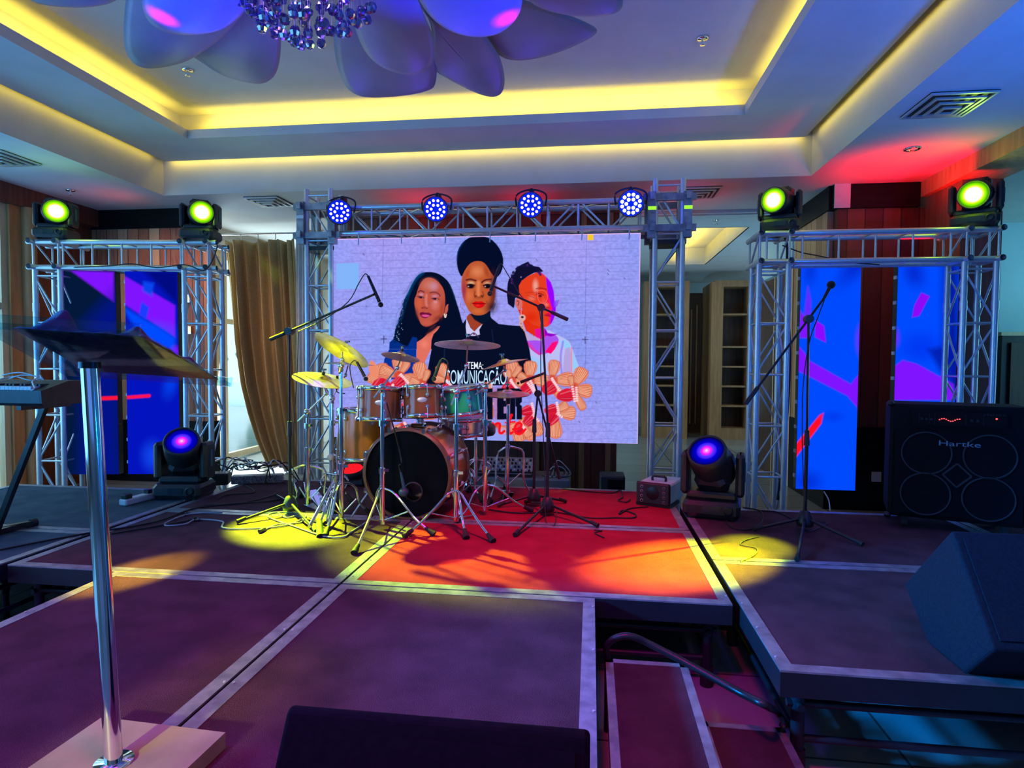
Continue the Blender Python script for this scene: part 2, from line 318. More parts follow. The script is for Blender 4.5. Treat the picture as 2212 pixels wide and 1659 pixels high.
# outer ceiling with the big tray opening
OX0, OX1, OY0, OY1 = -4.70, 2.08, -3.0, 6.28
IX0, IX1, IY0, IY1 = -3.92, 1.29, -2.2, 5.58
m = ring(-6.3, 9, -8, 7.9, OX0, OX1, OY0, OY1, Z1, Z1+.06)
struct('ceiling', m, PLASTER)
m = MB(); zf = Z1+.06; m.bb(OX0-.05, OX0, OY0, OY1, zf, Z2+.2); m.bb(OX1, OX1+.05, OY0, OY1, zf, Z2+.2); m.bb(OX0-.05, OX1+.05, OY1, OY1+.05, zf, Z2+.2); m.bb(OX0-.05, OX1+.05, OY0-.05, OY0, zf, Z2+.2)
struct('trim_1', m, PLASTER)                      # the fascia of the outer tray
m = ring(OX0+.09, OX1-.09, OY0+.09, OY1-.09, IX0, IX1, IY0, IY1, Z2, Z2+.03)
m2 = ring(IX0-.03, IX1+.03, IY0-.03, IY1+.03, IX0, IX1, IY0, IY1, Z2+.03, Z2+.085); m.add(m2.v, m2.f)
struct('trim_2', m, PLASTER)                      # floating plate with its upstand
m = MB(); T = .24
m.bb(IX0-T-.05, IX1+T+.05, IY1+T, IY1+T+.05, Z2+.03, Z3); m.bb(IX0-T-.05, IX1+T+.05, IY0-T-.05, IY0-T, Z2+.03, Z3)
m.bb(IX0-T-.05, IX0-T, IY0-T, IY1+T, Z2+.03, Z3); m.bb(IX1+T, IX1+T+.05, IY0-T, IY1+T, Z2+.03, Z3)
struct('trim_3', m, PLASTER)
struct('ceiling', MB().bb(IX0-T-.05, IX1+T+.05, IY0-T-.05, IY1+T+.05, Z3, Z3+.06), PLASTER)
m = MB(); m.bb(OX0-.05, OX1+.05, OY0-.05, OY1+.05, Z3+.1, Z3+.16); struct('ceiling', m, PLASTER)
m = MB(); m.bb(OX0-.12, OX0-.05, OY0-.05, OY1+.05, Z2, Z3+.16); m.bb(OX1+.05, OX1+.12, OY0, OY1+.05, Z2, Z3+.16); m.bb(OX0-.1, OX1+.1, OY1+.05, OY1+.12, Z2, Z3+.16)
struct('trim_4', m, PLASTER)
# ceiling of the room behind, with its lit cove
RX0, RX1, RY0, RY1 = 1.35, 2.05, 8.55, 11.7
struct('ceiling', ring(-3.2, 9, 7.9, 14.5, RX0, RX1, RY0, RY1, Z1, Z1+.05), PLASTER)
m = MB(); m.bb(RX0-.02, RX0, RY0, RY1, Z1, Z1+.3); m.bb(RX1, RX1+.02, RY0, RY1, Z1, Z1+.3); m.bb(RX0, RX1, RY0-.02, RY0, Z1, Z1+.3); m.bb(RX0, RX1, RY1, RY1+.02, Z1, Z1+.3); m.bb(RX0, RX1, RY0, RY1, Z1+.3, Z1+.33)
struct('trim_5', m, PLASTER)
area('cove_strip', (1.55, 10.1, Z1+.04), (1.56, 10.1, Z1+.4), .05, 2.9, YEL, 22)
struct('trim_6', MB().bb(.35, 2.46, 7.56, 7.60, Z1-.035, Z1).bb(.35, 2.46, 7.70, 7.74, Z1-.03, Z1), WALLW)   # sliding wall track
# ceiling strip over curtain and far-left
struct('ceiling', MB().bb(-6.3, -3.2, 7.9, 14.5, Z1, Z1+.05), PLASTER)
# left wall: brown beam, windows, dark wood return
struct('trim_7', MB().bb(-6.15, -5.97, -8, 6.85, Z1-.20, Z1), WOODD)
m = MB(); m.bb(-6.22, -6.08, 5.98, 6.85, 0, Z1); struct('wall_left', m, WOODD)
m = MB(); m.bb(-6.16, -6.02, 5.70, 5.98, 0, Z1-.2); m.cyl((-6.0, 5.90, 0), (-6.0, 5.90, Z1-.2), .07, 16); struct('trim_8', m, WOODO)
def window(n, x, y0, y1, z0, z1, frame, nx=1, bars=()):
    m = MB(); t = .035
    m.bb(x-t, x+t, y0, y0+.07, z0, z1); m.bb(x-t, x+t, y1-.07, y1, z0, z1); m.bb(x-t, x+t, y0+.07, y1-.07, z0, z0+.09); m.bb(x-t, x+t, y0+.07, y1-.07, z1-.09, z1)
    for b in bars: m.bb(x-t*.8, x+t*.8, y0+.07, y1-.07, b, b+.07)
    o = struct('window_%d' % n, m, frame)
    MB().bb(x-.004, x+.004, y0+.06, y1-.06, z0+.08, z1-.08).build('pane', GLASSW, o); return o
window(1, -6.09, 4.55, 5.70, 0, Z1-.2, WOODC, bars=(2.0,))
window(2, -6.09, 3.35, 4.50, 0, Z1-.2, WOODC, bars=(2.0,))
struct('wall_left', MB().bb(-6.2, -6.05, -8, 3.3, 0, Z1-.2), WOODM)  # solid in place of unseen windows, to keep sky light out
# left back wall
struct('wall_back', MB().bb(-6.2, -4.52, 6.83, 6.93, .75, Z1-.23), PLANK)
struct('trim_9', MB().bb(-6.2, -4.5, 6.815, 6.94, Z1-.23, Z1), BLACKP)
struct('baseboard_back', MB().bb(-6.2, -4.5, 6.80, 6.95, 0, .75), BLACKP)
# window wall beyond the curtain
for i in range(3): window(10+i, -5.32, 7.15+i*1.15, 8.28+i*1.15, .02, 3.05, WOODC, bars=(2.02,))
struct('wall_left', MB().bb(-5.40, -5.24, 7.1, 11.0, 3.05, Z1), WALLW)
struct('wall_back', MB().bb(-5.40, -2.6, 10.6, 10.7, 0, Z1), WALLW)
struct('trim_10', MB().bb(-3.98, -3.88, 8.15, 8.25, 0, Z1), WOODO)
struct('trim_11', MB().bb(-3.86, -3.76, 8.15, 8.25, 0, Z1), WOODC)
# wall behind the video wall
struct('wall_back', MB().bb(-3.1, .30, 7.1, 7.2, 0, Z1-.02), PLANKR)
struct('trim_12', MB().bb(-3.1, .30, 7.06, 7.1, Z1-.12, Z1-.02), WOODD)
for i, x in enumerate((-.62, -.1, .2)):
    struct('trim_%d' % (13+i), MB().bb(x-.03, x+.03, 7.06, 7.1, 0, Z1-.12), WOODM)
# right: wood clad pier with black band, pale side, brown side wall and beam
m = MB(); m.bb(2.46, 3.28, 6.64, 6.74, .85, Z1-.24); struct('wall_right', m, PLANKR)
struct('wall_right', MB().bb(2.40, 2.46, 6.74, 7.75, .85, Z1-.24), PLANKY)
struct('trim_16', MB().bb(2.41, 3.22, 6.60, 6.66, Z1-.24, Z1).bb(2.38, 2.46, 6.66, 7.75, Z1-.24, Z1), BLACKP)
struct('trim_17', MB().bb(2.41, 2.56, 6.585, 6.60, Z1-.24, Z1), WALLW)
struct('baseboard_right', MB().bb(2.38, 3.3, 6.6, 6.75, 0, .85).bb(2.38, 2.46, 6.75, 7.75, 0, .85), BLACKP)
struct('wall_right', MB().bb(3.28, 3.62, 6.02, 6.74, 0, Z1), WOODO2)
struct('trim_18', MB().bb(3.22, 3.62, -8, 6.6, Z1-.15, Z1), WOODO)
struct('wall_right', MB().bb(3.3, 9, 8.6, 8.7, 0, Z1), WALLB)
struct('wall_right', MB().bb(6.9, 7.0, -8, 8.6, 0, Z1), WALLB)
# the dark door leaf beside the pier, and the far wall of the room behind
m = MB(); m.bb(2.40, 2.46, 7.80, 9.15, 0, 2.62); d1 = struct('door_1', m, WOODV)
MB().bb(2.385, 2.47, 7.75, 7.80, 0, 2.66).bb(2.385, 2.40, 8.46, 8.49, 0, 2.62).bb(2.385, 2.47, 9.15, 9.22, 0, 2.66).build('door_frame', WOODC, d1)
struct('wall_right', MB().bb(2.40, 2.46, 7.75, 9.22, 2.66, Z1), WALLB)
struct('wall_far', MB().bb(-3.2, 9, 14.4, 14.5, 0, Z1), WALLB)
struct('wall_far', MB().bb(-3.2, 1.0, 13.0, 13.1, 0, Z1), WALLB)
# hall behind the camera
struct('wall_front', MB().bb(-6.2, 9, -8, -7.9, 0, Z1), WALLW)
# outside
tag(MB().bb(-40, -6.4, -10, 40, -.3, -.12).build('terrace', TERR), 'bright pale paved terrace outside the windows', 'terrace', kind='structure')
for k, (x, y, r) in enumerate(((-12.5, 17.0, 1.5), (-15.5, 20, 1.9), (-10.5, 19.5, 1.3))):
    t = thing('tree', ['rounded green tree seen through the window left of the curtain', 'bigger green tree further out beyond the window', 'small green tree nearest the curtain edge outside'][k], 'tree', (x, y, -.12))
    MB().cyl((x, y, -.12), (x, y, 1.2), .12, 8, .08).build('trunk', WOODV, t)
    f = MB()
    for q in range(26):
        a, b = rng.uniform(0, 2*PI), rng.uniform(0, 1); rr = r*.75*math.sqrt(b)
        f.ball((x+rr*math.cos(a), y+rr*math.sin(a), 1.4+rng.uniform(-.5, .9)*r*.6), r*rng.uniform(.25, .42), 7)
    f.build('foliage', TREEM, t)
# ---- ceiling fittings
def vent(x, y, z, s, label, rz=0):
    t = thing('ceiling_vent', label, 'vent', (x, y, z), rz)
    m = MB()
    for k in range(4):
        a = s/2*(1-k*.24); b = a-.018; zz = -.006-k*.012
        for (p, q) in (((-a, -a), (a, -b)), ((-a, b), (a, a)), ((-a, -b), (-b, b)), ((b, -b), (a, b))):
            m.bb(p[0], q[0], p[1], q[1], zz-.012, zz)
    m.build('louvre', ALU, t, False); MB().bb(-s/2, s/2, -s/2, s/2, -.003, .0).build('backing', BLKM, t, False); return t
vent(2.43, 4.66, Z1, .42, 'square slatted ceiling vent in the blue ceiling at right')
vent(-3.65, 6.62, Z1, .40, 'square ceiling vent behind the left tower of the main truss')
vent(1.10, 6.75, Z1, .42, 'ceiling vent behind the right tower of the main truss')
vent(-5.28, 4.95, Z1, .40, 'ceiling vent at the far left edge of the photo')
def sprinkler(x, y, z, label):
    t = thing('sprinkler', label, 'sprinkler', (x, y, z))
    MB().lathe([(.0, 0), (.045, 0), (.04, -.012), (.0, -.014)], n=16).build('cover_plate', CHROME, t, False)
    m = MB().cyl((0, 0, 0), (0, 0, -.045), .008, 8); m.lathe([(.0, -.05), (.02, -.05), (.02, -.054), (0, -.054)], n=12); m.build('nozzle', CHROME, t, False)
for p, z, l in (((1518, 82), Z3, 'sprinkler head in the raised blue ceiling, right of the chandelier'), ((405, 150), Z3, 'sprinkler head in the raised ceiling, left below the chandelier petals'), ((1548, 475), Z1, 'sprinkler head on the rear ceiling right of the main truss tower'), ((152, 410), Z1, 'small ceiling fitting over the left truss frame')):
    v = S(p[0], p[1], z); sprinkler(v.x, v.y, v.z, l)
v = S(1971, 321, Z1); t = thing('downlight', 'small round recessed downlight in the red lit ceiling above right truss', 'light', v)
MB().lathe([(.06, 0), (.065, -.008), (.045, -.01), (.04, .0)], n=20).build('trim_ring', CHROME, t, False); MB().lathe([(0, -.002), (.04, -.002)], n=16).build('lamp', WHITEP, t, False)
# ---- furniture of the room behind
def bookcase(x0, x1, y, h, label, dep=.45, shelves=5, back=WOODV):
    t = thing('bookcase', label, 'bookcase', ((x0+x1)/2, y, 0), 0, None)
    m = MB(); m.bb(x0, x0+.16, y, y+dep, 0, h); m.bb(x1-.16, x1, y, y+dep, 0, h); m.bb(x0+.16, x1-.16, y, y+dep, h-.12, h); m.bb(x0+.16, x1-.16, y, y+dep, 0, .22); m.build('carcass', WOODM, t)
    MB().bb(x0+.01, x1-.01, y+dep, y+dep+.02, 0, h).build('back_panel', back, t)
    for k in range(shelves): z = .22+(h-.34)*[.15, .29, .43, .57, .8][k]; MB().bb(x0+.16, x1-.16, y+.04, y+dep, z, z+.035).build('shelf', WOODM, t)
bookcase(1.02, 1.88, 12.3, 3.08, 'oak bookcase seen through the main truss right tower')
bookcase(2.36, 3.16, 12.3, 3.08, 'oak bookcase with empty shelves between the two truss frames')
t = thing('corridor_partition', 'dark wood partition with receding panels between the two oak bookcases', 'partition', (2.1, 13.2, 0))
MB().bb(1.88, 2.36, 13.3, 13.34, 0, 2.95).build('panel', WOODV, t)
MB().bb(2.30, 2.36, 12.3, 13.3, 0, 3.05).build('side_panel', WOODM, t)
for k, x in enumerate((1.95, 2.06, 2.17)): MB().bb(x, x+.025, 13.24, 13.3, .2, 2.5+k*.1).build('stile', WOODM, t)
v = A(2165, 725, 7.6); t = thing('cabinet', 'black panelled cabinet against the pale blue wall at far right', 'cabinet', (v.x+.9, 7.9, 0))
MB().bb(v.x, v.x+1.9, 7.6, 8.3, 0, v.z).build('body', BLK, t); MB().bb(v.x-.02, v.x+1.95, 7.58, 8.32, v.z, v.z+.04).build('top', WOODC, t)
for k in range(4): MB().bb(v.x+.08+k*.46, v.x+.46+k*.46, 7.57, 7.6, .1, v.z-.08).build('door', WOODV, t)
for k, (px, py) in enumerate(((405, 645), (408, 713))):
    v = A(px, py, 6.80); t = thing('wall_lamp', ['glass wall lamp on the left boards, the upper of two', 'glass wall lamp on the left boards, the lower of two'][k], 'wall lamp', v)
    MB().box((0, .015, 0), (.05, .03, .09)).build('bracket', CHROME, t, False); MB().ball((0, -.05, .01), .035, 12, (1, 1, 1.3)).build('shade', emi('lamp_glow%d' % k, (1, .82, .55), 1.4), t, False)
# ---- curtain
def curtain():
    t = thing('curtain', 'long mustard brown curtain hanging beside the bright window', 'curtain', (-4.1, 7.8, 0))
    nu, nv = 150, 50; vs = []; zb, zt = .04, 3.10
    el = [(A(px, py, 7.72)) for px, py in ((481, 495), (489, 560), (496, 640), (504, 740), (518, 830), (534, 890), (553, 945), (578, 1000), (596, 1030))]; ez = [-v.z for v in el]; ex = [v.x for v in el]
    for j in range(nv+1):
        f = j/nv; z = zt+(zb-zt)*f
        Lx = float(np.interp(-z, ez, ex)); Rx = -3.90+.16*f
        for i in range(nu+1):
            u = i/nu; x = Lx+(Rx-Lx)*u
            amp = .045+.02*math.sin(3*u+1); ph = 2*PI*(u*7.5+.35*math.sin(2.1*u*PI)+.12*f*math.sin(5*u))
            y = 7.72+amp*math.sin(ph)+.02*math.sin(ph*2+1+2*f)+.03*math.sin(ph*.37+f*2)
            zz = z-(.035*abs(math.sin(u*PI*4)) if j == 0 else 0)+(.03*math.sin(u*9)*f if j == nv else 0)
            vs.append((x, y, zz))
    fs = [(j*(nu+1)+i, j*(nu+1)+i+1, (j+1)*(nu+1)+i+1, (j+1)*(nu+1)+i) for j in range(nv) for i in range(nu)]
    m = MB(); m.add(vs, fs, True); o = m.build('cloth', CURT, t); s = o.modifiers.new('thick', 'SOLIDIFY'); s.thickness = .006
    MB().cyl((-5.05, 7.72, 3.17), (-3.8, 7.72, 3.17), .014, 10).build('rail', ALU, t)
    for k in range(5): x = -4.92+k*.247; MB().tube([(x, 7.72, 3.17), (x+.01, 7.715, 3.12), (x, 7.71, 3.08)], .006, 6).build('hook', ALU, t)
curtain()
t = thing('sheer_curtain', 'strip of white sheer curtain behind the left tower of the main truss', 'curtain', (-3.6, 7.5, 0))
m = MB(); nu = 40; vs = []
for j in range(2):
    for i in range(nu+1): u = i/nu; vs.append((-3.80+.26*u, 7.55+.02*math.sin(u*30), (.0, 3.15)[j]))
m.add(vs, [(i, i+1, nu+2+i, nu+1+i) for i in range(nu)], True); o = m.build('cloth', SHEER, t); o.modifiers.new('thick', 'SOLIDIFY').thickness = .004
# ------------------------------------------------------------------ stage decks
def deck(x0, x1, y0, y1, carpet, label, wheels=False, rails=True, top=ST):
    t = thing('stage_deck', label, 'stage deck', ((x0+x1)/2, (y0+y1)/2, 0), 0, 'carpeted stage decks')
    g = .007; x0 += g; x1 -= g; y0 += g; y1 -= g; e = .052
    MB().bb(x0+e, x1-e, y0+e, y1-e, top-.05, top-.002).build('carpet', carpet, t)
    m = MB()
    for (a, b, c, d) in ((x0, x1, y0, y0+e), (x0, x1, y1-e, y1), (x0, x0+e, y0+e, y1-e), (x1-e, x1, y0+e, y1-e)): m.bb(a, b, c, d, top-.007, top)
    m.build('edge_trim', ALUP, t); m = MB()
    for (a, b, c, d) in ((x0, x1, y0, y0+e), (x0, x1, y1-e, y1), (x0, x0+e, y0+e, y1-e), (x1-e, x1, y0+e, y1-e)): m.bb(a, b, c, d, top-.095, top-.007)
    m.build('frame', DARKST, t)
    m = MB()
    for xx in (x0, x1-.02):
        for k in range(5): m.cyl((xx+.012, y0+.1+k*(y1-y0-.2)/4, top-.0005), (xx+.012, y0+.1+k*(y1-y0-.2)/4, top+.003), .005, 6)
    m.build('rivets', ALU, t)
    for (x, y) in ((x0+.09, y0+.09), (x1-.09, y0+.09), (x0+.09, y1-.09), (x1-.09, y1-.09)):
        l = MB().cyl((x, y, .06 if wheels else .05), (x, y, top-.085), .024, 12).build('leg', DARKST, t)
        if wheels:
            MB().cyl((x-.02, y, .05), (x+.02, y, .05), .05, 16).build('caster', RUB, l)
        else: MB().cyl((x, y, 0), (x, y, .09), .03, 12).build('foot', RUB, l)
    if rails:
        m = MB()
        for y in (y0+.09, y1-.09): m.cyl((x0+.09, y, .13), (x1-.09, y, .13), .014, 10); m.cyl((x0+.05, y, top-.16), (x1-.05, y, top-.16), .014, 10)
        for x in (x0+.09, x1-.09): m.cyl((x, y0+.09, .13), (x, y1-.09, .13), .014, 10); m.cyl((x, y0+.05, top-.16), (x, y1-.05, top-.16), .014, 10)
        m.build('brace_rail', DARKST, t)
    return t
X0, X1, X2 = -3.02, -1.19, .645
Y0, Y1, Y2 = 2.79, 4.0, 5.21
deck(X0, X1, Y0, Y1, CARP, 'maroon carpeted stage deck left of the drums with a yellow green pool of light', True)
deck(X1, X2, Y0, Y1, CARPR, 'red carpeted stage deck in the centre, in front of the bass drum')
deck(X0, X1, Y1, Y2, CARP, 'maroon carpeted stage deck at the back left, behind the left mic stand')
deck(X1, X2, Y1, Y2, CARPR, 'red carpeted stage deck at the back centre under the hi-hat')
deck(-2.39, X1, .95, Y0, CARP, 'maroon front stage deck at left carrying the lectern')
deck(X1, .035, .95, Y0, CARP, 'purple lit front stage deck in the middle, behind the low wedge speaker')
deck(.665, 2.50, 2.21, 3.43, CARP, 'maroon front stage deck at right with the wedge speaker on it')
deck(.665, 2.50, 3.43, 4.68, CARP, 'maroon stage deck at right under the right mic stand')
deck(2.50, 4.33, 2.21, 3.43, CARP, 'stage deck at far right in front of the bass amplifier')
deck(2.50, 4.33, 3.43, 4.68, CARP, 'stage deck at far right under the bass amplifier')
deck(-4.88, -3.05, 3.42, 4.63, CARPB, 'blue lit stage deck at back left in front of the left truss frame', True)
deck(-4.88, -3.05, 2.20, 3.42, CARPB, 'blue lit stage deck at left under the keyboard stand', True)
# access steps in the gap of the stage
def steps():
    t = thing('stage_steps', 'carpeted two tread stage steps with a bent tube rail in the gap', 'steps', (.35, 1.9, 0))
    def tread(x0, x1, y0, y1, z, nm):
        o = MB().bb(x0+.03, x1-.03, y0+.03, y1-.03, z-.04, z-.002).build(nm, CARP, t)
        m = MB(); m.bb(x0, x0+.03, y0, y1, z-.06, z); m.bb(x1-.03, x1, y0, y1, z-.06, z); m.bb(x0, x1, y1-.03, y1, z-.06, z); m.bb(x0, x1, y0, y0+.03, z-.06, z); m.build('tread_frame', ALUP, o)
    q0, q1, q2, q3 = S(1308, 1422, .30), S(1482, 1428, .30), S(1530, 1566, .14), S(1692, 1572, .14)
    xa, xb, ya, xc, yb = q0.x, q1.x, q0.y, q3.x, q3.y
    tread(xa, xb, .95, ya, .30, 'tread'); tread(xb+.03, xc, .95, yb, .14, 'tread')
    m = MB()
    m.tube([(xa+.01, ya, .0), (xa+.01, ya, .28), A(1309, 1402, ya), A(1320, 1384, ya), A(1345, 1374, ya), A(1372, 1377, ya), A(1405, 1392, ya), A(1482, 1432, ya*.98), A(1600, 1497, ya*.93), A(1655, 1524, ya*.89), A(1680, 1540, yb*1.03), A(1693, 1562, yb), (xc-.01, yb-.02, .14), (xc-.01, yb-.02, .0)], .014, 10)
    m.build('side_rail', BLKM, t)
    m = MB()
    for x in (xa+.05, xb-.05):
        for y in (1.0, ya-.06): m.cyl((x, y, 0), (x, y, .24), .016)
    for x in (xb+.08, xc-.05):
        for y in (1.0, yb-.06): m.cyl((x, y, 0), (x, y, .08), .016)
    m.build('support_frame', DARKST, t)
steps()
# ------------------------------------------------------------------ truss frames
def seg(p, q, a, b, s=.12, rc=.0245, rl=.009, bay=.45, ends=True, start=0.0, vert=False):
    """box truss from p to q, side directions a and b: chords and lacing as two meshes"""
    p, q, a, b = map(Vector, (p, q, a, b)); a = a.normalized()*s; b = b.normalized()*s; d = q-p; L = d.length; d.normalize()
    ch, la = MB(), MB(); cs = [a+b, a-b, -a-b, -a+b]
    for c in cs: ch.cyl(p+c, q+c, rc, 14, cap=False); ch.cyl(q+c, p+c, rc-.005, 14, cap=False)
    n = max(1, round((L-.12)/bay)); st = (L-.12)/n
    for k in range(n+1):
        o = d*(.06+k*st)
        for i in range(4):
            c0, c1 = cs[i], cs[(i+1) % 4]
            la.cyl(p+c0+o, p+c1+o, rl, 8)
            if k < n:
                o2 = d*(.06+(k+1)*st); f = (k % 2 == 0) ^ (i >= 2)
                if vert: la.cyl(p+c0+(o+o2)/2, p+c1+(o+o2)/2, rl, 8)
                else: la.cyl(p+(c0 if f else c1)+o+d*.02, p+(c1 if f else c0)+o2-d*.02, rl, 8)
    return ch, la
def part_seg(name, t, *a, **k):
    ch, la = seg(*a, **k); o = ch.build(name, ALU, t); la.build('lacing', ALU, o); return o
def goal(label, pL, pR, ang, ztop, over=.12, ydepth=.5, sleeve=False):
    """pL, pR: the centres of the two towers on the floor"""
    t = thing('truss_frame', label, 'truss', (pL+pR)/2, 0); c, s_ = math.cos(ang), math.sin(ang)
    u = Vector((c, s_, 0)); n = Vector((-s_, c, 0)); zb = ztop-.265
    for P in (pL, pR):
        part_seg('tower', t, P+Vector((0, 0, .01)), P+Vector((0, 0, zb-.02)), u, n)
        MB().box(P+Vector((0, 0, .005)), (.36, .36, .01), Matrix.Rotation(ang, 3, 'Z')).build('base_plate', DARKST, t)
        part_seg('cross_section', t, P-n*.20+Vector((0, 0, zb+.12)), P+n*.26+Vector((0, 0, zb+.12)), u, (0, 0, 1), bay=.4)
        for sx in (-1, 1):
            for sy in (-1, 1): MB().cyl(P+u*.12*sx+n*.12*sy+Vector((0, 0, zb-.42)), P+u*.12*sx+n*.12*sy+Vector((0, 0, zb-.34)), .028, 14).build('coupler', ALU, t)
    part_seg('beam', t, pL-u*(over)+Vector((0, 0, zb+.12)), pR+u*(over)+Vector((0, 0, zb+.12)), n, (0, 0, 1), vert=True, bay=.62)
    return t
# right frame
gx = [1.535, 3.155]; gy = 5.62
goal('silver truss frame at right holding two blue screens', Vector((gx[0], gy, 0)), Vector((gx[1], gy, 0)), 0, 2.625)
# left frame, turned a few degrees
GA = math.radians(7); lu = Vector((math.cos(GA), math.sin(GA), 0)); ln = Vector((-math.sin(GA), math.cos(GA), 0))
LP0 = Vector((-5.14, 5.35, 0)); LP1 = LP0+lu*1.42
goal('silver truss frame at left by the windows holding two blue screens', LP0, LP1, GA, 2.625, over=.19)
# main frame with sleeve blocks
def main_truss():
    xs = (-2.605, .672); y = 5.75; zb, zt = 2.69, 2.96
    t = thing('truss_frame', 'tall main truss frame holding the big video wall', 'truss', (-.97, y, 0))
    for x in xs:
        part_seg('tower', t, (x, y, .01), (x, y, 3.13), (1, 0, 0), (0, 1, 0))
        MB().box((x, y, .005), (.5, .5, .01)).build('base_plate', DARKST, t)
        m = MB(); R = .155
        for z in (zb-.005, zt-.005):
            for sy in (-1, 1): m.bb(x-.23, x+.23, y+sy*R-.02, y+sy*R+.02, z-.03, z+.03)
            for sx in (-1, 1): m.bb(x+sx*R-.02, x+sx*R+.02, y-.23, y+.23, z-.03, z+.03)
        for sx in (-1, 1):
            for sy in (-1, 1): m.bb(x+sx*.155-.035, x+sx*.155+.035, y+sy*.155-.035, y+sy*.155+.035, zb-.09, zt+.04)
        o = m.build('sleeve_block', ALUP, t); m = MB()
        for z in (zb-.005, zt-.005):
            for sx in (-.155, .155): m.cyl((x+sx, y-.20, z), (x+sx, y-.17, z), .022, 14)
        m.build('guide_wheel', BLKM, o)
        m = MB()
        for sx in (-1, 1): m.bb(x+sx*.155-.036, x+sx*.155+.036, y-.193, y-.189, zt-.12, zt-.09)
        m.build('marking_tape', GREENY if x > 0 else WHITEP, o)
        m = MB(); m.bb(x-.15, x+.15, y-.12, y+.12, zb-.14, zb-.10); m.build('hoist_bracket', BLKM, o)
    part_seg('beam', t, (xs[0]+.19, y, (zb+zt)/2), (xs[1]-.19, y, (zb+zt)/2), (0, 1, 0), (0, 0, 1), bay=.27)
    for x in np.arange(-2.2, .35, .42): MB().tube([(x, y-.145, zb+.01), (x+.005, y-.15, zb-.03), (x+.002, y-.147, zb-.10)], .006, 6).build('cable_tie', WHITEP, t)
    return t
main_truss()
